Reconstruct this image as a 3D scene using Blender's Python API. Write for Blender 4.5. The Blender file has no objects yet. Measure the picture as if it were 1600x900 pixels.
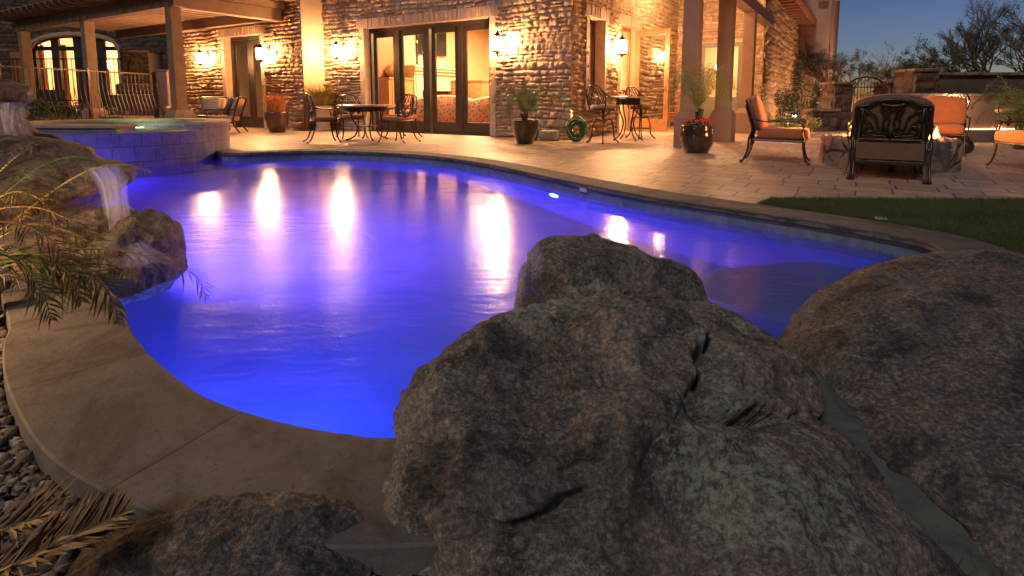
import bpy, bmesh, math, random
import numpy as np
from mathutils import Vector, Matrix

R = math.radians
S = bpy.context.scene
COL = S.collection
random.seed(7)

# ------------------------------------------------------------------ camera
CF, CP, CH, CCY = 874.0, R(6.7), 0.85, 258.0      # focal length (px of 1600), pitch, height, principal row
cam_d = bpy.data.cameras.new('camera')
cam = bpy.data.objects.new('camera', cam_d); COL.objects.link(cam)
cam.location = (0, 0, CH)
cam.rotation_euler = (R(90) - CP, 0, 0)
cam_d.sensor_width = 36; cam_d.lens = CF / 1600 * 36
cam_d.shift_y = -(450 - CCY) / 1600
cam_d.clip_start = 0.05; cam_d.clip_end = 2000
S.camera = cam

# ------------------------------------------------------------------ sky, sun, exposure
SKY_STRENGTH, SUN_EL, SUN_ROT = 0.14, -3.0, 50.0
w = bpy.data.worlds.new('World'); S.world = w; w.use_nodes = True
wn = w.node_tree.nodes; wl = w.node_tree.links
bg = wn['Background']
sky = wn.new('ShaderNodeTexSky'); sky.sky_type = 'NISHITA'; sky.sun_disc = False
sky.sun_elevation = R(SUN_EL); sky.sun_rotation = R(SUN_ROT)
sky.air_density = 0.65; sky.dust_density = 0.25; sky.ozone_density = 2.5
wl.new(sky.outputs[0], bg.inputs[0]); bg.inputs[1].default_value = SKY_STRENGTH
sd = bpy.data.lights.new('sun', 'SUN'); sun = bpy.data.objects.new('sun', sd); COL.objects.link(sun)
sd.energy = 0.22; sd.angle = R(14); sd.color = (1.0, 0.93, 0.88)
sun.rotation_euler = (R(50), 0, R(-32))
S.view_settings.view_transform = 'Standard'; S.view_settings.look = 'None'
S.view_settings.gamma = 1; S.view_settings.use_curve_mapping = False
S.view_settings.exposure = 2.3
S.render.engine = 'CYCLES'
S.cycles.max_bounces = 8; S.cycles.transparent_max_bounces = 16
S.cycles.diffuse_bounces = 3; S.cycles.glossy_bounces = 4; S.cycles.transmission_bounces = 6
S.cycles.sample_clamp_indirect = 4.0
S.cycles.use_denoising = True

# ------------------------------------------------------------------ measuring helpers
def ray(x, y):
    xc = (x - 800) / CF; yc = -(y - CCY) / CF
    return Vector((xc, math.cos(CP) + yc * math.sin(CP), -math.sin(CP) + yc * math.cos(CP)))
def G(x, y, z=0.0):                     # ground point at height z
    d = ray(x, y); t = (z - CH) / d.z
    return Vector((d.x * t, d.y * t, z))
def D(x, y, Y):                         # point at depth Y
    d = ray(x, y); t = Y / d.y
    return Vector((d.x * t, Y, CH + d.z * t))
HA = math.atan2(-.529, .849)            # heading of the house
HC = Vector((1.246, 11.823, 0))         # its corner
HX = Vector((math.cos(HA), math.sin(HA), 0)); HY = Vector((-math.sin(HA), math.cos(HA), 0))
def toW(x, y, z=0.0): return HC + HX * x + HY * y + Vector((0, 0, z))
def toH(p): q = Vector(p) - HC; return Vector((q.dot(HX), q.dot(HY), p[2]))

# ------------------------------------------------------------------ numpy noise
def _h(i, j, k, s):
    n = (i * 73856093) ^ (j * 19349663) ^ (k * 83492791) ^ (s * 2654435)
    n = (n ^ (n >> 13)) * 1274126177 & 0x7fffffff
    n = (n ^ (n >> 16)) & 0x7fffffff
    return n / 0x7fffffff
def vnoise(p, seed=0):
    p = np.asarray(p, dtype=np.float64)
    i = np.floor(p).astype(np.int64); f = p - i; f = f * f * (3 - 2 * f)
    out = np.zeros(len(p))
    for a in (0, 1):
        for b in (0, 1):
            for c in (0, 1):
                wgt = (f[:, 0] if a else 1 - f[:, 0]) * (f[:, 1] if b else 1 - f[:, 1]) * (f[:, 2] if c else 1 - f[:, 2])
                out += wgt * _h(i[:, 0] + a, i[:, 1] + b, i[:, 2] + c, seed)
    return out * 2 - 1
def fbm(p, octv=4, seed=0, gain=.5):
    o = np.zeros(len(p)); a = 1.0; q = np.array(p, dtype=np.float64)
    for k in range(octv):
        o += a * vnoise(q, seed + k * 17); q = q * 2.03 + 11.3; a *= gain
    return o
def ridged(p, octv=4, seed=0):
    o = np.zeros(len(p)); a = 1.0; q = np.array(p, dtype=np.float64)
    for k in range(octv):
        o += a * (1 - 2 * np.abs(vnoise(q, seed + k * 31))); q = q * 2.1 + 5.7; a *= .5
    return o

# ------------------------------------------------------------------ object helpers
def tag(o, label=None, cat=None, group=None, kind=None):
    if label: o['label'] = label
    if cat: o['category'] = cat
    if group: o['group'] = group
    if kind: o['kind'] = kind
    return o
def thing(name, label, cat, loc=(0, 0, 0), rz=0.0, group=None):
    o = bpy.data.objects.new(name, None); COL.objects.link(o)
    o.empty_display_size = .1
    o.location = loc; o.rotation_euler = (0, 0, rz)
    return tag(o, label, cat, group)
def link(name, me, mat, parent=None, smooth=False):
    o = bpy.data.objects.new(name, me); COL.objects.link(o)
    if parent: o.parent = parent
    for m in (mat if isinstance(mat, (list, tuple)) else [mat]): me.materials.append(m)
    if smooth:
        me.polygons.foreach_set('use_smooth', [True] * len(me.polygons))
    return o
def dup(root, loc, rz, label=None, group=None, scale=None):
    r = root.copy(); COL.objects.link(r); r.location = loc; r.rotation_euler = (0, 0, rz)
    if scale: r.scale = (scale,) * 3
    if label: r['label'] = label
    if group: r['group'] = group
    for ch in list(root.children):
        c = ch.copy(); COL.objects.link(c); c.parent = r
        for g in ch.children:
            d = g.copy(); COL.objects.link(d); d.parent = c
    return r
class MB:
    def __init__(s): s.v = []; s.f = []
    def add(s, vs, fs):
        n = len(s.v); s.v += [tuple(q) for q in vs]; s.f += [tuple(i + n for i in q) for q in fs]; return s
    def box(s, x0, x1, y0, y1, z0, z1, b=0.0, M=None):
        if b > 0:
            bm = bmesh.new()
            bmesh.ops.create_cube(bm, size=1)
            for q in bm.verts:
                q.co = Vector(((x0 + x1) / 2 + q.co.x * (x1 - x0), (y0 + y1) / 2 + q.co.y * (y1 - y0), (z0 + z1) / 2 + q.co.z * (z1 - z0)))
            bmesh.ops.bevel(bm, geom=list(bm.edges), offset=b, segments=2, affect='EDGES', profile=.6)
            vs = [q.co.copy() for q in bm.verts]; bm.verts.index_update()
            fs = [[q.index for q in f.verts] for f in bm.faces]; bm.free()
        else:
            vs = [Vector(q) for q in ((x0, y0, z0), (x1, y0, z0), (x1, y1, z0), (x0, y1, z0), (x0, y0, z1), (x1, y0, z1), (x1, y1, z1), (x0, y1, z1))]
            fs = [(0, 3, 2, 1), (4, 5, 6, 7), (0, 1, 5, 4), (1, 2, 6, 5), (2, 3, 7, 6), (3, 0, 4, 7)]
        if M: vs = [M @ q for q in vs]
        return s.add(vs, fs)
    def tube(s, pts, r, n=6, cap=True):
        pts = [Vector(q) for q in pts]
        rs = r if isinstance(r, (list, tuple)) else [r] * len(pts)
        vs = []; fs = []; ref = None
        for i, q in enumerate(pts):
            t = (pts[min(i + 1, len(pts) - 1)] - pts[max(i - 1, 0)])
            if t.length < 1e-9: t = Vector((0, 0, 1))
            t.normalize()
            if ref is None: ref = t.orthogonal().normalized()
            else:
                ref = ref - t * ref.dot(t)
                ref = ref.normalized() if ref.length > 1e-6 else t.orthogonal().normalized()
            bn = t.cross(ref)
            for k in range(n):
                a = 2 * math.pi * k / n
                vs.append(q + (ref * math.cos(a) + bn * math.sin(a)) * rs[i])
        for i in range(len(pts) - 1):
            for k in range(n):
                fs.append((i * n + k, i * n + (k + 1) % n, (i + 1) * n + (k + 1) % n, (i + 1) * n + k))
        if cap:
            fs.append(tuple(range(n))[::-1]); fs.append(tuple((len(pts) - 1) * n + k for k in range(n)))
        return s.add(vs, fs)
    def lathe(s, prof, n=24, c=(0, 0, 0), closed=True, M=None):
        vs = []; fs = []
        for (r, z) in prof:
            for k in range(n):
                a = 2 * math.pi * k / n
                vs.append(Vector((c[0] + r * math.cos(a), c[1] + r * math.sin(a), c[2] + z)))
        for i in range(len(prof) - 1):
            for k in range(n):
                fs.append((i * n + k, i * n + (k + 1) % n, (i + 1) * n + (k + 1) % n, (i + 1) * n + k))
        if closed:
            fs.append(tuple(range(n))[::-1]); fs.append(tuple((len(prof) - 1) * n + k for k in range(n)))
        if M: vs = [M @ q for q in vs]
        return s.add(vs, fs)
    def ball(s, c, r, n=8, sq=(1, 1, 1)):
        prof = [(max(r * math.sin(math.pi * i / n), 1e-4), -r * math.cos(math.pi * i / n)) for i in range(n + 1)]
        m = MB().lathe(prof, n=max(8, n))
        return s.add([Vector((q[0] * sq[0] + c[0], q[1] * sq[1] + c[1], q[2] * sq[2] + c[2])) for q in m.v], m.f)
    def build(s, name, mat, parent=None, smooth=False):
        me = bpy.data.meshes.new(name); me.from_pydata(s.v, [], s.f); me.validate(); me.update()
        return link(name, me, mat, parent, smooth)
def npmesh(name, V, F, mat, parent=None, smooth=True, col=None):
    V = np.asarray(V, dtype=np.float32); F = np.asarray(F, dtype=np.int32); k = F.shape[1]
    me = bpy.data.meshes.new(name)
    me.vertices.add(len(V)); me.vertices.foreach_set('co', V.ravel())
    me.loops.add(F.size); me.loops.foreach_set('vertex_index', F.ravel())
    me.polygons.add(len(F)); me.polygons.foreach_set('loop_start', np.arange(0, F.size, k, dtype=np.int32))
    if col is not None:
        a = me.color_attributes.new('tone', 'FLOAT_COLOR', 'POINT')
        c = np.ones((len(V), 4), dtype=np.float32); c[:, 0] = col; c[:, 1] = col; c[:, 2] = col
        if col.ndim == 2: c[:, :3] = col
        a.data.foreach_set('color', c.ravel())
    me.update(); me.validate()
    return link(name, me, mat, parent, smooth)
def crom(pts, n=8, closed=False):
    pts = [Vector(q) for q in pts]; out = []; N = len(pts)
    rng = range(N) if closed else range(N - 1)
    for i in rng:
        if closed: a, b, c, d = pts[(i - 1) % N], pts[i], pts[(i + 1) % N], pts[(i + 2) % N]
        else: a, b, c, d = pts[max(i - 1, 0)], pts[i], pts[i + 1], pts[min(i + 2, N - 1)]
        for k in range(n):
            t = k / n
            out.append(.5 * ((2 * b) + (c - a) * t + (2 * a - 5 * b + 4 * c - d) * t * t + (3 * b - a - 3 * c + d) * t ** 3))
    if not closed: out.append(pts[-1])
    return out

# ------------------------------------------------------------------ materials
def newmat(name):
    m = bpy.data.materials.new(name); m.use_nodes = True
    nt = m.node_tree; return m, nt.nodes, nt.links, nt.nodes['Principled BSDF']
def ramp(N, stops):
    r = N.new('ShaderNodeValToRGB'); e = r.color_ramp.elements
    while len(e) < len(stops): e.new(.5)
    for i, (p, c) in enumerate(stops):
        e[i].position = p; e[i].color = (c[0], c[1], c[2], 1) if isinstance(c, tuple) else (c, c, c, 1)
    return r
def noise(N, L, co, scale, detail=4, rough=.55, dist=0):
    n = N.new('ShaderNodeTexNoise'); n.inputs['Scale'].default_value = scale
    n.inputs['Detail'].default_value = detail; n.inputs['Roughness'].default_value = rough
    n.inputs['Distortion'].default_value = dist
    L.new(co, n.inputs['Vector']); return n
def pmat(name, c1, c2=None, scale=6, rough=.6, metal=0.0, bump=0.0, bscale=30, spec=.5, coat=0, sheen=0, bdist=.01):
    m, N, L, P = newmat(name)
    P.inputs['Roughness'].default_value = rough; P.inputs['Metallic'].default_value = metal
    P.inputs['Specular IOR Level'].default_value = spec
    P.inputs['Coat Weight'].default_value = coat; P.inputs['Sheen Weight'].default_value = sheen
    tc = N.new('ShaderNodeTexCoord'); co = tc.outputs['Object']
    if c2 is None: c2 = tuple(q * .75 for q in c1)
    n = noise(N, L, co, scale, 5)
    r = ramp(N, [(.3, c1), (.7, c2)]); L.new(n.outputs[0], r.inputs[0]); L.new(r.outputs[0], P.inputs['Base Color'])
    if bump:
        b = N.new('ShaderNodeBump'); b.inputs['Strength'].default_value = bump; b.inputs['Distance'].default_value = bdist
        n2 = noise(N, L, co, bscale, 6); L.new(n2.outputs[0], b.inputs['Height']); L.new(b.outputs[0], P.inputs['Normal'])
    return m
def emat(name, c, s):
    m, N, L, P = newmat(name)
    P.inputs['Base Color'].default_value = (*c, 1); P.inputs['Emission Color'].default_value = (*c, 1)
    P.inputs['Emission Strength'].default_value = s
    return m
def glassmat(name, tint=(1, 1, 1), k=1.0):
    m, N, L, P = newmat(name); N.remove(P)
    out = N['Material Output']; t = N.new('ShaderNodeBsdfTransparent'); t.inputs[0].default_value = (*tint, 1)
    g = N.new('ShaderNodeBsdfGlossy'); g.inputs['Roughness'].default_value = .02
    fr = N.new('ShaderNodeFresnel'); fr.inputs[0].default_value = 1.45
    ge = N.new('ShaderNodeNewGeometry'); iv = N.new('ShaderNodeMath'); iv.operation = 'SUBTRACT'; iv.inputs[0].default_value = 1; L.new(ge.outputs['Backfacing'], iv.inputs[1])
    ml = N.new('ShaderNodeMath'); ml.operation = 'MULTIPLY'; L.new(fr.outputs[0], ml.inputs[0]); L.new(iv.outputs[0], ml.inputs[1])
    mx = N.new('ShaderNodeMixShader'); L.new(ml.outputs[0], mx.inputs[0]); L.new(t.outputs[0], mx.inputs[1]); L.new(g.outputs[0], mx.inputs[2])
    L.new(mx.outputs[0], out.inputs[0]); return m

def rockmat(name, a, b, c, lichen=(.22, .25, .19), lich=.6, spk=1.0, wet=0.0, bs=1.0):
    m, N, L, P = newmat(name)
    co = N.new('ShaderNodeTexCoord').outputs['Object']
    n1 = noise(N, L, co, 2.2, 8, .62, .4)
    r1 = ramp(N, [(.30, a), (.5, b), (.70, c)]); L.new(n1.outputs[0], r1.inputs[0])
    # grain
    n2 = noise(N, L, co, 90, 4, .7)
    r2 = ramp(N, [(.3, .45), (.5, 1.0), (.72, 1.0 + .9 * spk)]); L.new(n2.outputs[0], r2.inputs[0])
    mu = N.new('ShaderNodeMixRGB'); mu.blend_type = 'MULTIPLY'; mu.inputs[0].default_value = 1
    L.new(r1.outputs[0], mu.inputs[1]); L.new(r2.outputs[0], mu.inputs[2])
    # dark weathering blotches
    n4 = noise(N, L, co, 5.5, 7, .65, 1.0)
    r4 = ramp(N, [(.40, .30), (.54, 1.0)]); L.new(n4.outputs[0], r4.inputs[0])
    mu2 = N.new('ShaderNodeMixRGB'); mu2.blend_type = 'MULTIPLY'; mu2.inputs[0].default_value = .9
    L.new(mu.outputs[0], mu2.inputs[1]); L.new(r4.outputs[0], mu2.inputs[2])
    # lichen in patches, broken into flakes
    n3 = noise(N, L, co, 3.1, 5, .6, .2); n5 = noise(N, L, co, 55, 6, .8)
    ma = N.new('ShaderNodeMath'); ma.operation = 'MULTIPLY'; L.new(n3.outputs[0], ma.inputs[0]); L.new(n5.outputs[0], ma.inputs[1])
    r3 = ramp(N, [(.295, 0.0), (.335, 1.0)]); L.new(ma.outputs[0], r3.inputs[0])
    mm = N.new('ShaderNodeMath'); mm.operation = 'MULTIPLY'; L.new(r3.outputs[0], mm.inputs[0]); mm.inputs[1].default_value = lich
    mx = N.new('ShaderNodeMixRGB'); L.new(mm.outputs[0], mx.inputs[0]); L.new(mu2.outputs[0], mx.inputs[1]); mx.inputs[2].default_value = (*lichen, 1)
    L.new(mx.outputs[0], P.inputs['Base Color'])
    P.inputs['Roughness'].default_value = .85 - .6 * wet
    P.inputs['Specular IOR Level'].default_value = .35 + .4 * wet
    nb = noise(N, L, co, 14, 10, .72); nb2 = noise(N, L, co, 120, 4, .7)
    ad = N.new('ShaderNodeMath'); ad.operation = 'MULTIPLY_ADD'; L.new(nb2.outputs[0], ad.inputs[0]); ad.inputs[1].default_value = .3; L.new(nb.outputs[0], ad.inputs[2])
    bp = N.new('ShaderNodeBump'); bp.inputs['Strength'].default_value = .9; bp.inputs['Distance'].default_value = .02 * bs
    L.new(ad.outputs[0], bp.inputs['Height']); L.new(bp.outputs[0], P.inputs['Normal'])
    return m

def stonewallmat(name, c1, c2, c3):
    m, N, L, P = newmat(name)
    at = N.new('ShaderNodeAttribute'); at.attribute_name = 'tone'
    co = N.new('ShaderNodeTexCoord').outputs['Object']
    r = ramp(N, [(0.0, tuple(q * .85 for q in c1)), (.08, c1), (.55, c2), (1.0, c3)]); L.new(at.outputs['Fac'], r.inputs[0])
    n = noise(N, L, co, 9, 8, .65); r2 = ramp(N, [(.25, .6), (.7, 1.15)]); L.new(n.outputs[0], r2.inputs[0])
    mu = N.new('ShaderNodeMixRGB'); mu.blend_type = 'MULTIPLY'; mu.inputs[0].default_value = 1
    L.new(r.outputs[0], mu.inputs[1]); L.new(r2.outputs[0], mu.inputs[2]); L.new(mu.outputs[0], P.inputs['Base Color'])
    P.inputs['Roughness'].default_value = .9; P.inputs['Specular IOR Level'].default_value = .2
    nb = noise(N, L, co, 28, 8, .7); bp = N.new('ShaderNodeBump'); bp.inputs['Strength'].default_value = .8; bp.inputs['Distance'].default_value = .025
    L.new(nb.outputs[0], bp.inputs['Height']); L.new(bp.outputs[0], P.inputs['Normal'])
    return m

def brickmat(name, c1, c2, cm, bw, rh, mort, rot=0.0, rough=.6, bump=.4, squash=1.0, axis='XY', var=9, pits=False):
    m, N, L, P = newmat(name)
    tc = N.new('ShaderNodeTexCoord'); mp = N.new('ShaderNodeMapping'); mp.inputs['Rotation'].default_value = (0, 0, rot)
    L.new(tc.outputs['Object'], mp.inputs['Vector']); vec = mp.outputs[0]
    if axis == 'UV': vec = tc.outputs['UV']
    bt = N.new('ShaderNodeTexBrick'); bt.inputs['Scale'].default_value = 1
    bt.inputs['Brick Width'].default_value = bw; bt.inputs['Row Height'].default_value = rh
    bt.inputs['Mortar Size'].default_value = mort; bt.inputs['Mortar Smooth'].default_value = .3
    bt.inputs['Color1'].default_value = (*c1, 1); bt.inputs['Color2'].default_value = (*c2, 1); bt.inputs['Mortar'].default_value = (*cm, 1)
    bt.squash = squash; bt.squash_frequency = 3; bt.offset = .37; bt.offset_frequency = 2
    # slightly wavy edges
    nz = noise(N, L, vec, 5, 3); vm = N.new('ShaderNodeVectorMath'); vm.operation = 'MULTIPLY_ADD'
    L.new(nz.outputs['Color'], vm.inputs[0]); vm.inputs[1].default_value = (.012, .012, 0); L.new(vec, vm.inputs[2])
    L.new(vm.outputs[0], bt.inputs['Vector'])
    n = noise(N, L, vec, var, 8, .65, .6); r2 = ramp(N, [(.28, .66), (.7, 1.14)]); L.new(n.outputs[0], r2.inputs[0])
    mu = N.new('ShaderNodeMixRGB'); mu.blend_type = 'MULTIPLY'; mu.inputs[0].default_value = 1
    L.new(bt.outputs['Color'], mu.inputs[1]); L.new(r2.outputs[0], mu.inputs[2]); L.new(mu.outputs[0], P.inputs['Base Color'])
    if pits:                     # travertine pores and old water stains
        npz = noise(N, L, vec, 70, 3, .6); rpz = ramp(N, [(.32, .6), (.40, 1.0), (.66, 1.0), (.72, 1.25)]); L.new(npz.outputs[0], rpz.inputs[0])
        nst = noise(N, L, vec, 2.3, 6, .7, 1.5); rst = ramp(N, [(.38, (.62, .58, .54)), (.52, (1, 1, 1)), (.7, (1.15, 1.1, 1.05))]); L.new(nst.outputs[0], rst.inputs[0])
        m2 = N.new('ShaderNodeMixRGB'); m2.blend_type = 'MULTIPLY'; m2.inputs[0].default_value = 1; L.new(mu.outputs[0], m2.inputs[1]); L.new(rpz.outputs[0], m2.inputs[2])
        m3 = N.new('ShaderNodeMixRGB'); m3.blend_type = 'MULTIPLY'; m3.inputs[0].default_value = 1; L.new(m2.outputs[0], m3.inputs[1]); L.new(rst.outputs[0], m3.inputs[2]); L.new(m3.outputs[0], P.inputs['Base Color'])
    P.inputs['Roughness'].default_value = rough
    n2 = noise(N, L, vec, 22, 7, .7)
    ad = N.new('ShaderNodeMath'); ad.operation = 'MULTIPLY_ADD'; L.new(bt.outputs['Fac'], ad.inputs[0]); ad.inputs[1].default_value = -1.0; L.new(n2.outputs[0], ad.inputs[2])
    bp = N.new('ShaderNodeBump'); bp.inputs['Strength'].default_value = bump; bp.inputs['Distance'].default_value = .012
    L.new(ad.outputs[0], bp.inputs['Height']); L.new(bp.outputs[0], P.inputs['Normal'])
    return m

M = {}
M['iron'] = pmat('cast_metal', (.05, .04, .034), (.085, .062, .048), 20, .34, .75, .3, 60)
M['iron_d'] = pmat('dark_iron', (.018, .015, .013), (.03, .024, .02), 20, .5, .5)
M['cush'] = pmat('terracotta_fabric', (.42, .15, .055), (.36, .12, .045), 14, .9, 0, .5, 400, .2, sheen=.3, bdist=.003)
M['cush_back'] = pmat('dim_back_fabric', (.19, .105, .06), (.15, .085, .05), 14, .9, 0, .5, 300, .2, bdist=.003)  # shade on the chair backs, put into a darker fabric colour
M['cush_tan'] = pmat('tan_fabric', (.40, .25, .15), (.33, .2, .12), 12, .9, 0, .5, 300, .2, sheen=.3, bdist=.003)
M['pillow'] = pmat('grey_fabric', (.17, .15, .13), (.13, .115, .1), 12, .9, 0, .5, 300, .2, bdist=.003)
M['wood'] = pmat('stained_wood', (.34, .17, .075), (.2, .09, .04), 9, .4, 0, .2, 40)
M['woodo'] = pmat('orange_wood', (.42, .19, .07), (.3, .12, .045), 9, .35, 0, .2, 40)
M['frame'] = pmat('bronze_door_frame', (.05, .037, .028), (.035, .025, .02), 8, .4, .2)
M['beam'] = pmat('painted_timber', (.22, .135, .085), (.16, .1, .062), 6, .7, 0, .5, 24)
M['post'] = pmat('post_render', (.26, .165, .115), (.21, .135, .095), 4, .8, 0, .4, 18)
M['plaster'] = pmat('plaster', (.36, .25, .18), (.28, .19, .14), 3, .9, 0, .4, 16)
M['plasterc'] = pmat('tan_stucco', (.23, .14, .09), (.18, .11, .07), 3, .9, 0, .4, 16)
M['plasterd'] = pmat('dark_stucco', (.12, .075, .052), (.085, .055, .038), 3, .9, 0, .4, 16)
M['plasterl'] = pmat('pale_plaster', (.62, .46, .28), (.55, .4, .24), 3, .85, 0, .2, 12)
M['trim'] = pmat('smooth_cut_stone', (.42, .31, .22), (.33, .24, .17), 6, .8, 0, .4, 22)
M['pot'] = pmat('glazed_pot', (.06, .033, .02), (.03, .018, .012), 4, .16, .15, .15, 10, .6, coat=.4)
M['potc'] = pmat('brown_glazed_pot', (.09, .04, .02), (.05, .024, .013), 4, .25, 0, .15, 10, .6, coat=.3)
M['potg'] = pmat('green_pot', (.06, .09, .05), (.04, .06, .035), 4, .4)
M['soil'] = pmat('soil', (.05, .035, .025), (.03, .02, .015), 30, .95, 0, .8, 60)
M['leaf'] = pmat('palm_leaf', (.09, .15, .035), (.17, .19, .045), 4, .5, 0, 0, 10, .4)
M['leafy'] = pmat('yellowing_leaf', (.24, .24, .05), (.36, .26, .07), 5, .45, 0, 0, 10, .4)
M['leafd'] = pmat('dried_leaf', (.30, .17, .07), (.19, .11, .05), 8, .7)
M['leafk'] = pmat('dark_leaf', (.035, .05, .022), (.05, .06, .028), 3, .6)
M['bark'] = pmat('bark', (.09, .06, .04), (.05, .035, .025), 12, .9, 0, .8, 40)
M['orgr'] = pmat('orange_grass', (.5, .2, .05), (.4, .15, .04), 8, .7)
M['red'] = pmat('red_petals', (.5, .02, .03), (.35, .015, .02), 20, .6)
M['hose'] = pmat('green_hose', (.03, .12, .035), (.02, .08, .025), 10, .4)
M['hosey'] = pmat('yellow_green_hose', (.2, .26, .06), (.14, .2, .05), 10, .4)
M['white'] = pmat('off_white_plastic', (.5, .5, .48), (.42, .42, .4), 5, .5)
M['black'] = pmat('black_cover', (.012, .012, .013), (.02, .02, .02), 8, .4)
M['glass'] = glassmat('window_glass')
M['lamp'] = emat('lit_lantern_glass', (1.0, .50, .195), 140)
M['lamp_in'] = emat('lit_lamp_shade', (1.0, .62, .3), 14)
M['candle'] = emat('lit_bulb', (1.0, .66, .36), 30)
M['tv'] = pmat('tv_screen', (.01, .01, .012), (.012, .012, .014), 2, .15)
M['blue_lens'] = emat('pool_lamp_lens', (.08, .35, 1.0), 9)
M['floor_in'] = pmat('interior_floor', (.36, .23, .14), (.3, .19, .11), 3, .5)
M['rock'] = rockmat('granite_boulder', (.125, .105, .092), (.25, .208, .178), (.36, .275, .215), (.44, .47, .38), .6, 1.3, bs=2.0)
M['rock2'] = rockmat('coarse_granite', (.115, .097, .085), (.16, .135, .118), (.2, .16, .135), (.25, .235, .21), .3, 1.8, bs=1.4)
M['rockw'] = rockmat('wet_rock', (.09, .07, .05), (.22, .155, .095), (.38, .26, .14), (.25, .24, .17), .5, 1.0, wet=.35, bs=1.8)
M['rockf'] = rockmat('fieldstone', (.16, .11, .085), (.25, .18, .135), (.34, .21, .15), (.25, .23, .2), .2, .4)
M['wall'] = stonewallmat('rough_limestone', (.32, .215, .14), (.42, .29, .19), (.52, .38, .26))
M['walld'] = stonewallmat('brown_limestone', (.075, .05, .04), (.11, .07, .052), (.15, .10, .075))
M['soldier'] = pmat('soldier_brick', (.40, .28, .20), (.30, .2, .14), 12, .85, 0, .6, 30)
M['tile_roof'] = pmat('clay_roof_tile', (.30, .15, .09), (.2, .1, .06), 7, .8, 0, .5, 25)
M['pave'] = brickmat('travertine_pavers', (.52, .36, .25), (.36, .245, .17), (.10, .07, .05), .46, .305, .009, rot=-HA, rough=.5, squash=.72)

# ================================================================== POOL, GROUND
far = [G(*q) for q in [(356, 239), (400, 238.5), (480, 236), (560, 237), (640, 241), (700, 247), (760, 256), (820, 268), (880, 281), (950, 295), (1020, 308), (1100, 320), (1180, 332), (1260, 344), (1340, 357), (1400, 368), (1450, 379), (1478, 392)]]
nearR = [G(*q) for q in [(1490, 420), (1440, 470), (1340, 535), (1220, 595), (1080, 640), (920, 668), (760, 688)]]
nearL = [G(*q) for q in [(600, 695), (540, 689), (470, 678), (400, 661), (330, 637), (280, 610), (235, 572), (205, 540), (185, 505), (178, 475)]]
left = [Vector(q) for q in [(-2.15, 2.75, 0), (-2.6, 3.3, 0), (-3.3, 4.2, 0), (-4.4, 5.6, 0), (-6.0, 6.9, 0), (-7.3, 7.6, 0), (-6.9, 9.2, 0), (-5.5, 9.6, 0)]]
ctrl = far + nearR + nearL + left
LOOP = crom(ctrl, 6, closed=True); NL = len(LOOP)
def offset(loop, d):
    n = len(loop); out = []
    for i in range(n):
        t = (loop[(i + 2) % n] - loop[(i - 2) % n]); t.z = 0; t.normalize()
        out.append(loop[i] + Vector((-t.y, t.x, 0)) * d)
    return out
# the loop runs clockwise seen from above, so +d is outwards
WATER_Z = -0.13
prof = [(.02, -.055), (-.022, -.05), (-.03, -.03), (-.028, -.005), (-.018, .006), (-.004, .008), (.10, .008), (.22, .008), (.322, .008), (.328, .003), (.330, -.07)]
rings = [offset(LOOP, o) for o, z in prof]
V = []; F = []; arc = [0]
for i in range(1, NL + 1): arc.append(arc[-1] + (LOOP[i % NL] - LOOP[i - 1]).length)
np_ = len(prof)
for i in range(NL + 1):
    for j in range(np_): q = rings[j][i % NL]; V.append((q.x, q.y, prof[j][1]))
for i in range(NL):
    for j in range(np_ - 1): F.append((i * np_ + j, (i + 1) * np_ + j, (i + 1) * np_ + j + 1, i * np_ + j + 1))
me = bpy.data.meshes.new('pool_coping'); me.from_pydata(V, [], F)
uv = me.uv_layers.new(name='UVMap')
for p in me.polygons:
    for li, vi in zip(p.loop_indices, p.vertices):
        i, j = divmod(vi, np_); uv.data[li].uv = (arc[i], prof[j][0] + .02 - (prof[j][1] if j == np_ - 1 else 0))
M['coping'] = brickmat('travertine_coping', (.145, .125, .114), (.115, .098, .09), (.055, .047, .042), .62, 3.0, .003, rough=.8, axis='UV', var=6, bump=.5, pits=True)
coping = link('coping', me, M['coping']); tag(coping, kind='structure')

# shell: tile band, plaster walls and floor
def wallstrip(name, d, z0, z1, mat, n=2):
    lp = offset(LOOP, d); V = []; F = []
    for i in range(NL + 1):
        q = lp[i % NL]
        for k in range(n): V.append((q.x, q.y, z0 + (z1 - z0) * k / (n - 1)))
    for i in range(NL):
        for k in range(n - 1): F.append((i * n + k, i * n + k + 1, (i + 1) * n + k + 1, (i + 1) * n + k))
    me = bpy.data.meshes.new(name); me.from_pydata(V, [], F); uv = me.uv_layers.new(name='UVMap')
    for p in me.polygons:
        for li, vi in zip(p.loop_indices, p.vertices): uv.data[li].uv = (arc[vi // n], V[vi][2] + 5)
    return link(name, me, mat)
M['tile'] = brickmat('slate_blue_tile', (.12, .16, .22), (.17, .2, .25), (.2, .2, .2), .15, .15, .004, rough=.25, axis='UV', var=14, bump=.15)
M['pplas'] = pmat('pool_plaster', (.17, .22, .42), (.12, .16, .34), 3, .8)
tag(wallstrip('pool_tile_band', 0, -.36, -.04, M['tile']), kind='structure')
tag(wallstrip('pool_wall', -.004, -1.25, -.36, M['pplas'], 3), kind='structure')
def polyfill(name, pts, z, mat, hole=None, cut=0):
    bm = bmesh.new()
    def loop(P):
        vs = [bm.verts.new((q[0], q[1], z)) for q in P]
        return [bm.edges.new((vs[i], vs[(i + 1) % len(vs)])) for i in range(len(vs))]
    ed = loop(pts)
    if hole: ed += loop(hole)
    bmesh.ops.triangle_fill(bm, use_beauty=True, use_dissolve=False, edges=ed)
    for f in bm.faces:
        if f.normal.z < 0: f.normal_flip()
    me = bpy.data.meshes.new(name); bm.to_mesh(me); bm.free()
    return link(name, me, mat)
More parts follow.
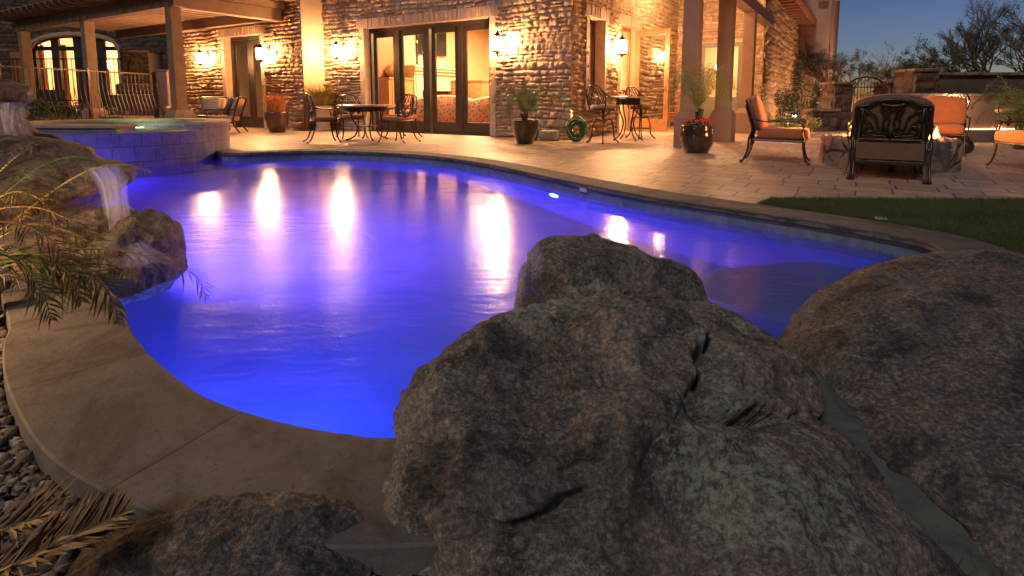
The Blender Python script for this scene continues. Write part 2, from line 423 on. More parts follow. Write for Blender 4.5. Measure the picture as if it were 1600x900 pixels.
tag(polyfill('pool_floor', offset(LOOP, .05), -1.25, M['pplas']), kind='structure')

t_ = MB().lathe([(.95, -1.2), (.95, -.70), (.90, -.66), (.001, -.66)], 40, closed=False)
t_.v = [(x * .95 + 2.0, y * .55 + 3.3, z) for x, y, z in t_.v]
tag(t_.build('pool_shelf', M['pplas']), kind='structure')
# water: smooth towards the middle, worked up near the falls
m, N, L, P = newmat('pool_water'); N.remove(P); out = N['Material Output']
co = N.new('ShaderNodeTexCoord').outputs['Object']
gl = N.new('ShaderNodeBsdfGlossy'); gl.distribution = 'GGX'
rf = N.new('ShaderNodeBsdfRefraction'); rf.inputs['IOR'].default_value = 1.33; rf.inputs['Roughness'].default_value = .12
dist = N.new('ShaderNodeVectorMath'); dist.operation = 'DISTANCE'; L.new(co, dist.inputs[0]); dist.inputs[1].default_value = (-2.4, 3.2, -.13)
mr = N.new('ShaderNodeMapRange'); mr.inputs['From Min'].default_value = .3; mr.inputs['From Max'].default_value = 3.6
mr.inputs['To Min'].default_value = .38; mr.inputs['To Max'].default_value = .10
L.new(dist.outputs['Value'], mr.inputs['Value']); L.new(mr.outputs[0], gl.inputs['Roughness'])
mpw = N.new('ShaderNodeMapping'); mpw.inputs['Scale'].default_value = (.55, 1.5, 1); L.new(co, mpw.inputs[0])
n1 = noise(N, L, mpw.outputs[0], 11, 3, .6, .6); n2 = noise(N, L, mpw.outputs[0], 1.6, 2, .5, .8)
ad = N.new('ShaderNodeMath'); ad.operation = 'MULTIPLY_ADD'; L.new(n2.outputs[0], ad.inputs[0]); ad.inputs[1].default_value = 2.5; L.new(n1.outputs[0], ad.inputs[2])
bp = N.new('ShaderNodeBump'); bp.inputs['Strength'].default_value = .36; bp.inputs['Distance'].default_value = .008
L.new(ad.outputs[0], bp.inputs['Height']); L.new(bp.outputs[0], gl.inputs['Normal']); L.new(bp.outputs[0], rf.inputs['Normal'])
fr = N.new('ShaderNodeFresnel'); fr.inputs[0].default_value = 1.33; L.new(bp.outputs[0], fr.inputs['Normal'])
mx = N.new('ShaderNodeMixShader'); L.new(fr.outputs[0], mx.inputs[0]); L.new(rf.outputs[0], mx.inputs[1]); L.new(gl.outputs[0], mx.inputs[2])
L.new(mx.outputs[0], out.inputs[0]); M['water'] = m
tag(polyfill('pool_water', offset(LOOP, .01), WATER_Z, M['water']), kind='structure')

# ground
M['earth'] = pmat('earth', (.14, .10, .07), (.08, .058, .042), 7, .95, 0, 1.0, 40)
big = [Vector((-260, -60, 0)), Vector((260, -60, 0)), Vector((260, 420, 0)), Vector((-260, 420, 0))]
tag(polyfill('ground', big, -.065, M['earth'], hole=offset(LOOP, .26)), kind='structure')
O = offset(LOOP, .315)
def li(p):                      # index on the outer loop nearest to a point
    return min(range(NL), key=lambda i: (O[i] - p).length)
tip = G(1205, 311); i_tip = li(tip); i_sp = li(G(370, 238))
seg = [O[i] for i in range(i_sp, i_tip + 1)]
patio_pts = seg + [tip, G(1300, 311.5), G(1600, 313), Vector((15, 5.1, 0)), Vector((17, 30, 0)), Vector((-20, 30, 0)), Vector((-20, 7.4, 0)), Vector((-7.9, 7.5, 0)), Vector((-7.3, 8.6, 0)), Vector((-6, 9.4, 0))]
pm = polyfill('patio', patio_pts, 0, M['pave']); tag(pm, kind='structure')
i_r = li(G(1475, 392) + Vector((.3, 0, 0)))
i_r = max(i_r, i_tip + 10)
lawn_near = [O[i] for i in range(i_tip, i_r + 16)]
M['lawnb'] = pmat('lawn_soil', (.03, .05, .015), (.02, .035, .012), 12, .95, 0, .6, 60)
lawn_pts = lawn_near + [Vector((3.6, 1.2, 0)), Vector((14, 1.0, 0)), Vector((15, 5.09, 0)), G(1600, 313), G(1300, 311.5), tip]
lawn = polyfill('lawn', lawn_pts, .006, M['lawnb']); tag(lawn, kind='structure')

# ------------------------------------------------------------------ SPA
SPC = Vector((-6.46, 9.25, 0))
spa = thing('spa', 'round raised spa of blue slate tile spilling into the pool at its far left', 'spa', SPC)
M['tilew'] = brickmat('spa_slate_tile', (.2, .18, .29), (.3, .25, .36), (.10, .09, .12), .26, .22, .005, rough=.3, axis='UV', var=9, bump=.3)
def arcwall(name, r0, r1, a0, a1, z0, z1, mat, parent, n=40):
    V = []; F = []
    for i in range(n + 1):
        a = a0 + (a1 - a0) * i / n; c, s = math.cos(a), math.sin(a)
        V += [(r1 * c, r1 * s, z0), (r1 * c, r1 * s, z1), (r0 * c, r0 * s, z1), (r0 * c, r0 * s, z0)]
    for i in range(n):
        for k in range(3): b = i * 4 + k; F.append((b, b + 4, b + 5, b + 1))
    F.append((0, 1, 2, 3)); e = n * 4; F.append((e + 3, e + 2, e + 1, e))
    me = bpy.data.meshes.new(name); me.from_pydata(V, [], F); uv = me.uv_layers.new(name='UVMap')
    for p in me.polygons:
        for l_, vi in zip(p.loop_indices, p.vertices):
            i, k = divmod(vi, 4); a = a0 + (a1 - a0) * i / n
            uv.data[l_].uv = (a * r1 + (0 if k in (0, 1) else .0), V[vi][2] + 4 + (0 if k < 2 else .2))
    return link(name, me, mat, parent)
A0, A1 = R(-122), R(-14)          # the lowered spill edge faces the camera
arcwall('spa_wall', 1.3, 1.6, A1 + .002, A0 + 2 * math.pi - .002, -1.2, .45, M['tilew'], spa)
arcwall('spillway', 1.3, 1.6, A0, A1, -1.2, .37, M['tilew'], spa)
arcwall('spa_rim', 1.27, 1.63, A1 + .002, A0 + 2 * math.pi - .002, .45, .492, M['trim'], spa)
MB().lathe([(1.31, 0.03), (.001, 0.03)], 32, closed=False).build('spa_floor', pmat('spa_plaster', (.35, .42, .25), (.3, .36, .2), 3, .7), spa)
M['waters'] = M['water'].copy(); M['waters'].name = 'spa_water'
MB().lathe([(1.32, .355), (.001, .355)], 32, closed=False).build('spa_water', M['waters'], spa)
sw = thing('raised_wall', 'blue lit tiled wall running left from the round spa', 'wall', (0, 0, 0))
def uvbox(name, x0, x1, y0, y1, z0, z1, mat, parent):
    mb = MB().box(x0, x1, y0, y1, z0, z1); me = bpy.data.meshes.new(name); me.from_pydata(mb.v, [], mb.f); uv = me.uv_layers.new(name='UVMap')
    for p in me.polygons:
        for l_, vi in zip(p.loop_indices, p.vertices):
            v = mb.v[vi]; uv.data[l_].uv = ((v[0] + v[1]), v[2] + 4) if abs(p.normal.z) < .5 else (v[0], v[1])
    return link(name, me, mat, parent)
pL = G(186, 262, -.13)
uvbox('wall', -9.5, pL.x, pL.y, pL.y + .42, -1.2, .44, M['tilew'], sw)
MB().box(-9.5, pL.x + .02, pL.y - .03, pL.y + .45, .441, .482, .008).build('wall_cap', M['trim'], sw)

# ================================================================== HOUSE
house = thing('stone_house', 'rough limestone house with glass doors and wall lanterns lighting its front', 'house', HC, HA)
def stonewall(name, P0, ds, n, s0, s1, z0, z1, holes, mat, parent, res=.022, seed=1, rowh=(.085, .185), bl=(.13, .38), amp=1.0):
    """courses of rough stone, modelled as relief; holes = (s0,s1,z0,z1)"""
    rng = np.random.RandomState(seed)
    P0 = np.array(P0, float); ds = np.array(ds, float); n = np.array(n, float)
    ss = np.linspace(s0, s1, max(2, int((s1 - s0) / res))); zz = np.linspace(z0, z1, max(2, int((z1 - z0) / (res * .8))))
    for h in holes:              # put grid lines on the hole edges
        for k in (0, 1): ss[np.argmin(abs(ss - h[k]))] = h[k]
        for k in (2, 3): zz[np.argmin(abs(zz - h[k]))] = h[k]
    Sg, Zg = np.meshgrid(ss, zz); s = Sg.ravel(); z = Zg.ravel()
    q = np.stack([s, z, np.full_like(s, seed * 3.1)], 1)
    sw_ = s + .03 * fbm(q * 3, 3, seed); zw = z + .038 * fbm(q * np.array([1.3, 2.2, 1]), 3, seed + 5)
    rows = [z0 - .3]
    while rows[-1] < z1 + .5: rows.append(rows[-1] + rng.uniform(*rowh))
    rows = np.array(rows); ri = np.clip(np.searchsorted(rows, zw) - 1, 0, len(rows) - 2)
    dz = np.minimum(zw - rows[ri], rows[ri + 1] - zw)
    dsn = np.zeros_like(s); bid = np.zeros(len(s), int); fs_ = np.zeros_like(s)
    for r in range(len(rows) - 1):
        msk = ri == r
        if not msk.any(): continue
        e = [s0 - 1 + rng.uniform(0, .3)]
        while e[-1] < s1 + 1: e.append(e[-1] + rng.uniform(*bl) * (1.3 if rows[r + 1] - rows[r] > .17 else .9))
        e = np.array(e); bi = np.clip(np.searchsorted(e, sw_[msk]) - 1, 0, len(e) - 2)
        dsn[msk] = np.minimum(sw_[msk] - e[bi], e[bi + 1] - sw_[msk]); bid[msk] = r * 1000 + bi
        fs_[msk] = (sw_[msk] - (e[bi] + e[bi + 1]) / 2)
    u0 = _h(bid, bid * 3 + 5, bid * 0 + 2, seed); rh = rows[ri + 1] - rows[ri]; up_ = zw - rows[ri]
    sp2 = (u0 > .68) & (rh > .12); dz = np.where(sp2, np.minimum(dz, np.abs(up_ - rh * .5)), dz); bid = np.where(sp2 & (up_ > rh * .5), bid + 500, bid)
    rv = lambda k: _h(bid, bid * 7 + k, bid * 0 + k, seed)
    d = np.minimum(dz, dsn); t = np.clip(d / .028, 0, 1); t = t * t * (3 - 2 * t)
    t2 = np.clip(d / .07, 0, 1)
    face = .018 + .06 * rv(1) * t2 + (rv(2) - .5) * .34 * fs_ + (rv(3) - .5) * .22 * (zw - (rows[ri] + rows[ri + 1]) / 2)
    rough = .024 * fbm(q * np.array([15, 11, 1]), 4, seed + 9) + .016 * ridged(q * np.array([9, 6, 1]), 3, seed + 2)
    h = amp * t * (face + rough + .012)
    edge = np.minimum(np.minimum(s - s0, s1 - s), 10)
    for ho in holes:
        pass
    h = np.maximum(h, 0) + .002 * fbm(q * 30, 2, seed)
    V = P0 + np.outer(s, ds) + np.outer(h, n); V[:, 2] += z
    tone = np.where(t < .35, 0.0, .12 + .88 * rv(6))
    nx = len(ss); a = (np.arange(len(zz) - 1)[:, None] * nx + np.arange(nx - 1)[None, :]).ravel()
    cs = (s[a] + s[a + 1]) / 2; cz = (z[a] + z[a + nx]) / 2; keep = np.ones(len(a), bool)
    for ho in holes: keep &= ~((cs > ho[0]) & (cs < ho[1]) & (cz > ho[2]) & (cz < ho[3]))
    a = a[keep]
    Fq = np.stack([a, a + 1, a + nx + 1, a + nx], 1)
    if np.dot(np.cross(ds, (0, 0, 1)), n) < 0: Fq = Fq[:, ::-1]
    return npmesh(name, V, Fq, mat, parent, smooth=False, col=tone)

FY, LY, LX0, LX1 = 0.0, -.745, -13.36, -7.61
TOP = 4.15
wf = stonewall('front_wall', (0, FY, 0), (-1, 0, 0), (0, -1, 0), 0, 7.61, 0, TOP, [(2.03, 6.02, 0, 2.69)], M['wall'], house, seed=3, amp=.85)
wl_ = stonewall('front_wall', (LX1, LY, 0), (-1, 0, 0), (0, -1, 0), 0, LX1 - LX0, 0, TOP, [(1.75, 3.5, 0, 2.69)], M['wall'], house, seed=5, amp=.8)
ws = stonewall('side_wall', (0, 0, 0), (0, 1, 0), (1, 0, 0), 0, 7.6, 0, TOP, [(.75, 1.64, .71, 2.65), (2.64, 3.8, 0, 2.69)], M['wall'], house, seed=8, res=.03, amp=.85)
PD0, PD1 = toH(D(1091, 150, 17.2)), toH(D(1152, 150, 16.8))
wp = stonewall('porch_wall', (0, 7.6, 0), (1, 0, 0), (0, -1, 0), 0, 2.6, 0, TOP, [(.75, 2.0, 0, 2.66)], M['wall'], house, seed=11, res=.03, amp=.6)
ww = stonewall('wing_wall', (2.6, 7.6, 0), (0, 1, 0), (1, 0, 0), 0, 17.5, 0, TOP, [], M['wall'], house, seed=13, res=.05, rowh=(.16, .3), bl=(.3, .7), amp=1.0)
mb = MB()                                                 # smooth returns, corner quoins' core, reveals
mb.box(LX1 - .3, LX1, LY + .0, 0.0, 0, TOP)
mb.build('return_wall', M['trim'], house)
mb = MB()
for (x0, x1, y, zt, dep) in ((-6.02, -2.03, FY, 2.69, .34), (-11.11, -9.36, LY, 2.69, .34)):
    mb.box(x0 - .16, x0, y - .062, y + dep, 0, zt); mb.box(x1, x1 + .16, y - .062, y + dep, 0, zt)
mb.box(-.34, .062, .59, .75, .70, 2.65); mb.box(-.34, .062, 1.64, 1.72, .70, 2.65)
mb.box(-.34, .09, .55, 1.76, .62, .70)
mb.box(-.34, .062, 2.5, 2.64, 0, 2.69); mb.box(-.34, .062, 3.8, 3.92, 0, 2.69)
mb.box(.62, .75, 7.54, 7.9, 0, 2.66); mb.box(2.0, 2.12, 7.54, 7.9, 0, 2.66)
for i in range(len(mb.f) // 6):
    MB().add(mb.v[i * 8:i * 8 + 8], [tuple(v - i * 8 for v in q) for q in mb.f[i * 6:i * 6 + 6]]).build('door_surround', M['trim'], house)
def soldier(p0, ax, L_, z0, z1, out, dep=.34):
    """upright bricks over an opening; ax 'x' or 'y'"""
    m_ = MB(); n = int(L_ / .068); rr = random.Random(int(L_ * 100))
    for i in range(n):
        a = L_ * i / n + .003; b = L_ * (i + 1) / n - .003; o = out + rr.uniform(-.008, .008); zz1 = z1 + rr.uniform(-.006, .006)
        if ax == 'x': m_.box(p0[0] + a, p0[0] + b, p0[1] - o, p0[1] + dep, z0, zz1)
        else: m_.box(p0[0] - dep, p0[0] + o, p0[1] + a, p0[1] + b, z0, zz1)
    return m_.build('lintel', M['soldier'], house)
soldier((-6.25, FY), 'x', 4.45, 2.69, 2.93, .08)
soldier((-11.34, LY), 'x', 2.2, 2.69, 2.93, .08)
soldier((0, .52), 'y', 1.3, 2.65, 2.88, .08)
soldier((0, 2.44), 'y', 1.6, 2.69, 2.92, .08)
# roofs (above the picture) and the wing's tiled eave
mb = MB().box(LX0 - .3, 2.62, -.9, 24.9, TOP, TOP + .25)
mb.build('roof', M['beam'], house)
mb = MB()
for i in range(90):
    y = -1.0 + i * .29
    ang = [math.pi * k / 6 for k in range(7)]
    for (x0, z0, x1, z1) in ((3.28, TOP + .02, .6, TOP + 1.2),):
        V0 = []; r = .12
        for (xx, zz) in ((x0, z0), (x1, z1)):
            for a in ang: V0.append((xx, y + r * math.cos(a), zz + r * math.sin(a) + .02))
            for a in ang[::-1]: V0.append((xx, y + (r - .02) * math.cos(a), zz + (r - .02) * math.sin(a) + .02))
        n_ = 14
        mb.add(V0, [tuple(range(n_)), tuple(range(n_, 2 * n_))[::-1]] + [(k, (k + 1) % n_, n_ + (k + 1) % n_, n_ + k) for k in range(n_)])
mb.build('roof_tiles', M['tile_roof'], house)
mb = MB().box(2.62, 3.16, -1.0, 24.9, TOP - .02, TOP + .05)
for i in range(36): mb.box(2.6, 3.12, -.9 + i * .7, -.78 + i * .7, TOP - .16, TOP - .02)
for i in range(150): mb.tube([(3.05, -1 + i * .17, TOP + .03), (3.24, -1 + i * .17, TOP - .02)], .08, 8)
mb.build('eave', M['tile_roof'], house)
# interior shells
def room(name, x0, x1, y0, y1, z1, wallm, skip=()):
    b = MB(); t = .1
    if 'l' not in skip: b.box(x0 - t, x0, y0, y1, .02, z1)
    if 'r' not in skip: b.box(x1, x1 + t, y0, y1, .02, z1)
    b.box(x0, x1, y1, y1 + t, .02, z1); b.box(x0 - t, x1 + t, y0, y1 + t, z1, z1 + t)
    b.build(name, wallm, house)
    MB().box(x0, x1, y0, y1, .004, .016).build('interior_floor', M['floor_in'], house)
room('room_wall', -6.66, -.36, .36, 6.5, 3.4, M['plasterl'], ('r',))
MB().box(-.36, -.34, 3.92, 6.5, .02, 3.4).build('room_wall', M['plasterl'], house)
room('room_wall', -13.2, -7.95, -.36, 2.6, 3.1, M['plaster'])
room('room_wall', .1, 2.5, 7.95, 10.9, 3.1, M['plasterl'])
# doors
def doorleaf(par, x0, x1, y, z0, z1, st=.11, bot=.3, mat=None, th=.05, handle=None, glass=True):
    f = MB().box(x0, x0 + st, y - th / 2, y + th / 2, z0, z1, .004).box(x1 - st, x1, y - th / 2, y + th / 2, z0, z1, .004)
    f.box(x0 + st, x1 - st, y - th / 2, y + th / 2, z0, z0 + bot, .004).box(x0 + st, x1 - st, y - th / 2, y + th / 2, z1 - st * 1.2, z1, .004)
    d = f.build('glass_door', mat or M['frame'], par)
    MB().box(x0 + st, x1 - st, y - .004, y + .004, z0 + bot, z1 - st * 1.2).build('pane', M['glass'], d)
    if handle is not None:
        hx = handle
        MB().box(hx - .02, hx + .02, y - th / 2 - .012, y - th / 2, 1.0, 1.22, .003).tube([(hx, y - th / 2 - .05, 1.1), (hx + .11, y - th / 2 - .05, 1.1)], .009).tube([(hx, y - th / 2 - .05, 1.1), (hx, y - th / 2, 1.1)], .008).build('handle', M['iron'], d)
    return d
xs = [-6.02, -5.03, -4.03, -3.02, -2.03]
for i in range(4): doorleaf(house, xs[i] + .055 + (.06 if i % 2 == 0 else 0), xs[i + 1] - .055, FY + .2, .03, 2.6, .12, .27)
mb = MB().box(-6.02, -2.03, FY + .14, FY + .28, 2.6, 2.69).box(-6.02, -2.03, FY + .1, FY + .3, 0, .03)
for x in xs: mb.box(max(x - .055, -6.02), min(x + .055, -2.03), FY + .15, FY + .27, .03, 2.6)
mb.build('door_frame', M['frame'], house)
for (a, b, hx) in ((-11.05, -10.24, -10.31), (-10.23, -9.42, -10.16)): doorleaf(house, a, b, LY + .22, .03, 2.6, .13, .3, handle=hx)
MB().box(-11.11, -9.36, LY + .15, LY + .3, 2.6, 2.69).box(-11.11, -11.05, LY + .15, LY + .3, 0, 2.6).box(-9.42, -9.36, LY + .15, LY + .3, 0, 2.6).build('door_frame', M['frame'], house)
for (a, b, hx) in ((.76, 1.37, 1.32), (1.38, 1.99, 1.43)): doorleaf(house, a, b, 7.75, .03, 2.6, .12, .9, mat=pmat('grey_green_door', (.2, .19, .15), (.15, .145, .12), 6, .5), handle=hx)
# side window (seen edge on)
wd = MB().box(-.27, -.2, .75, .83, .70, 2.65).box(-.27, -.2, 1.56, 1.64, .70, 2.65).box(-.27, -.2, .83, 1.56, .70, .79).box(-.27, -.2, .83, 1.56, 2.56, 2.65).build('window', M['frame'], house)
MB().box(-.24, -.232, .83, 1.56, .79, 2.56).build('pane', M['glass'], wd)
# open wooden leaf of the side door, swung outwards
f = MB(); x0, x1, y = .02, .93, 3.78; st = .12
f.box(x0, x0 + st, y - .025, y + .025, .02, 2.64, .004).box(x1 - st, x1, y - .025, y + .025, .02, 2.64, .004).box(x0 + st, x1 - st, y - .025, y + .025, .02, .34, .004).box(x0 + st, x1 - st, y - .025, y + .025, 2.5, 2.64, .004)
dl = tag(f.build('glass_door', M['woodo'], house), 'orange wooden glazed door standing open')
MB().box(x0 + st, x1 - st, y - .004, y + .004, .34, 2.5).build('pane', M['glass'], dl)
MB().tube([(x1 - .06, y - .07, 1.1), (x1 - .17, y - .07, 1.1)], .009).tube([(x1 - .06, y - .07, 1.1), (x1 - .06, y, 1.1)], .009).build('handle', M['iron'], dl)
MB().box(-.2, -.12, 2.64, 2.72, 0, 2.69).box(-.2, -.12, 3.72, 3.8, 0, 2.69).box(-.2, -.12, 2.64, 3.8, 2.6, 2.69).build('door_frame', M['woodo'], house)

# porch columns with shouldered plinths, and the beam they carry
def column(x, y, htop=2.98):
    c = MB(); a = .142
    c.box(x - a, x + a, y - a, y + a, .62, htop, .02)
    c.build('column', M['post'], house)
    p = MB(); b = .215
    pf = [(b, 0), (b, .52), (b - .03, .58), (a + .01, .635)]
    vs = []; fs = []
    for (r, z) in pf: vs += [(x - r, y - r, z), (x + r, y - r, z), (x + r, y + r, z), (x - r, y + r, z)]
    for i in range(3):
        for k in range(4): fs.append((i * 4 + k, i * 4 + (k + 1) % 4, i * 4 + 4 + (k + 1) % 4, i * 4 + 4 + k))
    fs.append((12, 13, 14, 15)); p.add(vs, fs)
    p.build('column_plinth', M['post'], house)
column(2.57, -.45); column(2.8, 1.25); column(2.7, 4.5)
MB().box(2.56, 2.84, -.7, 7.55, 2.985, 3.27, .015).build('porch_beam', M['beam'], house)
# tall plaster block behind the wing
tb = MB().box(2.2, 3.8, 17.6, 25.6, 0, 7.4); tb.build('tower_wall', M['plaster'], house)
mb = MB().box(1.9, 4.15, 17.2, 26, 7.4, 7.55)
for i in range(30): mb.tube([(4.22, 17.3 + i * .3, 7.5), (3.0, 17.3 + i * .3, 7.95)], .12, 8)
mb.box(3.8, 4.05, 17.9, 18.6, 5.2, 5.4)
mb.build('tower_roof', M['tile_roof'], house)
MB().box(3.8, 3.83, 19.4, 20.2, 1.4, 2.8).box(3.8, 3.83, 21.2, 22.0, 1.4, 2.8).build('shutter', M['wood'], house)
MB().box(3.3, 3.7, 17.3, 17.62, 5.0, 5.3).box(2.2, 4.0, 17.2, 17.6, 5.6, 5.75).build('corbel', M['beam'], house)

# ------------------------------------------------------------------ PERGOLA
perg = thing('pergola', 'timber pergola on two square posts beside the house, left of the doors', 'pergola', HC, HA)
def post(x, y):
    a = .125
    MB().box(x - a, x + a, y - a, y + a, .6, 2.95, .015).build('post', M['beam'], perg)
    vs = []; fs = []
    for (r, z) in [(.23, 0), (.23, .5), (.2, .56), (.165, .61)]: vs += [(x - r, y - r, z), (x + r, y - r, z), (x + r, y + r, z), (x - r, y + r, z)]
    for i in range(3):
        for k in range(4): fs.append((i * 4 + k, i * 4 + (k + 1) % 4, i * 4 + 4 + (k + 1) % 4, i * 4 + 4 + k))
    fs.append((12, 13, 14, 15)); MB().add(vs, fs).build('post_plinth', M['post'], perg)
post(-12.8, -3.62); post(-8.41, -3.62); post(-17.2, -3.62)
MB().box(-17.6, -8.1, -3.76, -3.48, 2.95, 3.25, .015).build('beam', M['beam'], perg)
MB().box(-8.55, -8.27, -3.47, -.80, 2.95, 3.25, .015).build('beam', M['beam'], perg)
MB().box(-17.3, -8.56, -1.0, -.80, 2.98, 3.25, .015).build('beam', M['beam'], perg)
x = -17.5
while x < -7.9:
    vs = [(-4.35, 3.34), (-4.28, 3.27), (-3.9, 3.252), (-.8, 3.252), (-.8, 3.43), (-4.35, 3.43)]
    MB().add([(x, a, b) for a, b in vs] + [(x + .09, a, b) for a, b in vs], [tuple(range(6)), tuple(range(6, 12))[::-1]] + [(k, k + 6, (k + 1) % 6 + 6, (k + 1) % 6) for k in range(6)]).build('rafter', M['beam'], perg)
    x += .42
mb = MB(); y = -4.25
while y < -.85: mb.box(-17.7, -7.7, y, y + .115, 3.435, 3.475); y += .145
mb.build('roof_slats', M['beam'], perg)

# ------------------------------------------------------------------ WALL LANTERNS
def lantern():
    t = thing('wall_lantern', '-', 'lantern', (0, 0, 0), 0, 'lit iron lanterns on the house walls')
    o = -.25
    b = MB().box(-.05, .05, -.02, .06, -.10, .22, .006)
    b.tube(crom([(0, -.01, .02), (0, -.10, .30), (0, -.2, .38), (0, o, .33), (0, o, .25)], 5), .011, 6)
    b.tube(crom([(0, -.01, .16), (0, -.07, .22), (0, -.05, .30), (0, -.01, .28)], 5), .008, 6)
    b.build('bracket', M['iron_d'], t)
    MB().lathe([(.125, .14), (.13, .15), (.07, .19), (.03, .24), (.012, .27)], 8, (0, o, 0)).build('cap', M['iron_d'], t)
    MB().lathe([(.095, -.155), (.105, -.15), (.118, .135), (.10, .14)], 16, (0, o, 0)).build('lantern_glass', M['lamp'], t, True)
    c = MB()
    for k in range(8):
        a = math.pi * 2 * k / 8 + .2
        c.tube([(.108 * math.cos(a), o + .108 * math.sin(a), -.16), (.124 * math.cos(a), o + .124 * math.sin(a), .145)], .0045, 4)
    for k in range(12):
        a = math.pi * 2 * k / 12; c.ball((.108 * math.cos(a), o + .108 * math.sin(a), -.175), .016, 5)
    c.lathe([(.012, -.24), (.03, -.21), (.105, -.165), (.112, -.15)], 16, (0, o, 0)); c.build('cage', M['iron_d'], t)
    return t
L0 = lantern(); L0.location = toW(-1.66, -.05, 2.06); L0.rotation_euler = (0, 0, HA); L0['label'] = 'lit lantern on the stone wall just right of the wide glass doors'
dup(L0, toW(-6.80, -.05, 2.13), HA, 'lit lantern on the stone wall just left of the wide glass doors')
dup(L0, toW(-7.61 - 1.38, LY - .05, 2.1), HA, 'lit lantern just right of the narrow french doors under the pergola edge')
dup(L0, toW(-7.61 - 4.4, LY - .05, 2.1), HA, 'lit lantern left of the narrow french doors, at the house end')
dup(L0, toW(.05, 2.06, 2.08), HA + math.pi / 2, 'lit lantern on the side wall between the narrow window and the open wooden door')
dup(L0, toW(.05, 5.6, 2.1), HA + math.pi / 2, 'small lit lantern on the side wall beyond the open wooden door', scale=.55)
# porch pendant behind the far doors
t = thing('pendant_lamp', 'glowing pendant lamp seen through the grey door at the back of the porch', 'lamp', toW(1.0, 9.3, 1.95))
MB().ball((0, 0, 0), .13, 10).build('shade', M['candle'], t, True); MB().tube([(0, 0, .12), (0, 0, 1.1)], .01).build('cord', M['iron_d'], t)

def at0(px, Y): return D(px, 155, Y).x
def area(name, loc, size, e, color, rot=(0, 0, 0), sy=None):
    d = bpy.data.lights.new(name, 'AREA'); o = bpy.data.objects.new(name, d); COL.objects.link(o)
    d.energy = e; d.size = size; d.color = color; o.location = loc; o.rotation_euler = rot
    if sy: d.shape = 'RECTANGLE'; d.size_y = sy
    return o
def point(name, loc, e, color, r=.05):
    d = bpy.data.lights.new(name, 'POINT'); o = bpy.data.objects.new(name, d); COL.objects.link(o)
    d.energy = e; d.color = color; d.shadow_soft_size = r; o.location = loc; return o
WARM = (1.0, .62, .3)
area('living_room_light', toW(-3.6, 3.0, 3.3), 3.0, 330, WARM, sy=3.0)
area('study_light', toW(-10.2, 1.2, 2.9), .8, 14, WARM)
area('hall_light', toW(1.3, 9.4, 3.0), 1.5, 25, WARM)
point('porch_ceiling_light', toW(1.5, 4.2, 3.9), 120, (1.0, .55, .25), .1)
# pool lamps, in the pool's own walls; the violet one is added
BLUE = (.055, .085, 1.0)
def pool_lamp(p, facing, label, e, color=(.12, .035, 1.0), aim=None):
    t = thing('pool_lamp', label, 'pool light', p, math.atan2(facing[1], facing[0]) , 'round lamps set in the pool walls')
    RM = Matrix.Rotation(math.pi / 2, 4, 'Y')
    MB().lathe([(.11, -.02), (.115, .0), (.10, .018), (.085, .012)], 20, M=RM).build('ring', M['white'], t)
    MB().lathe([(.082, .008), (.06, .022), (.001, .028)], 20, closed=False, M=RM).build('lens', M['blue_lens'], t, True)
    f = Vector((facing[0], facing[1], 0)).normalized()
    d_ = bpy.data.lights.new('pool_lamp_light', 'SPOT'); o = bpy.data.objects.new('pool_lamp_light', d_); COL.objects.link(o)
    d_.energy = e; d_.color = color; d_.shadow_soft_size = .02; d_.spot_size = R(150); d_.spot_blend = 1.0
    o.location = Vector(p) + f * .12; o.rotation_euler = Vector(aim or (f.x, f.y, -.3)).to_track_quat('-Z', 'Y').to_euler()
    return t
def wallpt(px, py, z):
    i = min(range(NL), key=lambda k: (LOOP[k] - G(px, py)).length); q = LOOP[i]
    t_ = (LOOP[(i + 1) % NL] - LOOP[i - 1]).normalized(); n = Vector((t_.y, -t_.x, 0))
    return Vector((q.x, q.y, z)) + n * .02, n
p_, n_ = wallpt(868, 279, -.42); pool_lamp(p_, n_, 'round blue pool light in the far pool wall under the paving edge', 1.6, aim=(-.8, -.4, -.4))
p_, n_ = wallpt(300, 622, -.55); pool_lamp(p_, n_, 'blue pool light below the near curved coping, lower left', 75, (.05, .10, 1.0), (-.7, .9, -.35))
pool_lamp(Vector((-2.95, 3.85, -.5)), (.85, .52), 'added violet light hidden under the waterfall rocks, brightening the middle of the pool', 290, (.16, .07, 1.0), (.6, .8, -.22))  # added lamp, hidden under the rocks to brighten the pool's middle
pool_lamp(Vector((-6.3, 7.4, -.5)), (.8, -.6), 'blue pool light below the raised tiled wall near the spa', 130, aim=(.35, -.3, -.8))
point('spa_light', SPC + Vector((-.3, .9, .22)), 2, (.75, 1.0, .45), .08)

# ------------------------------------------------------------------ INTERIOR FURNITURE
RP = toH(D(600, 200, 1))
def iw(px, py, xw=-6.64):               # where the sight line meets the room's left wall
    d = ray(px, py); a = d.dot(HX); o_ = (Vector((0, 0, CH)) - HC)
    t = (xw - o_.dot(HX)) / a; return (o_ + d * t).dot(HY), CH + d.z * t
fa, fz = iw(632, 98); fb, _ = iw(711, 108)
fp = thing('fireplace', 'pale carved stone fireplace and mantel inside behind the wide glass doors', 'fireplace', HC, HA)
b = MB(); X = -6.64
b.box(X, X + .30, fa + .1, fa + .45, 0, 1.62, .01).box(X, X + .30, fb - .45, fb - .1, 0, 1.62, .01).box(X, X + .28, fa + .45, fb - .45, 1.12, 1.62, .01)
b.box(X, X + .36, fa + .05, fb - .05, 1.62, 1.72, .015); b.box(X + .30, X + .33, fa + .18, fa + .38, .2, 1.5, .006).box(X + .30, X + .33, fb - .38, fb - .18, .2, 1.5, .006)
b.build('surround', M['plasterl'], fp)
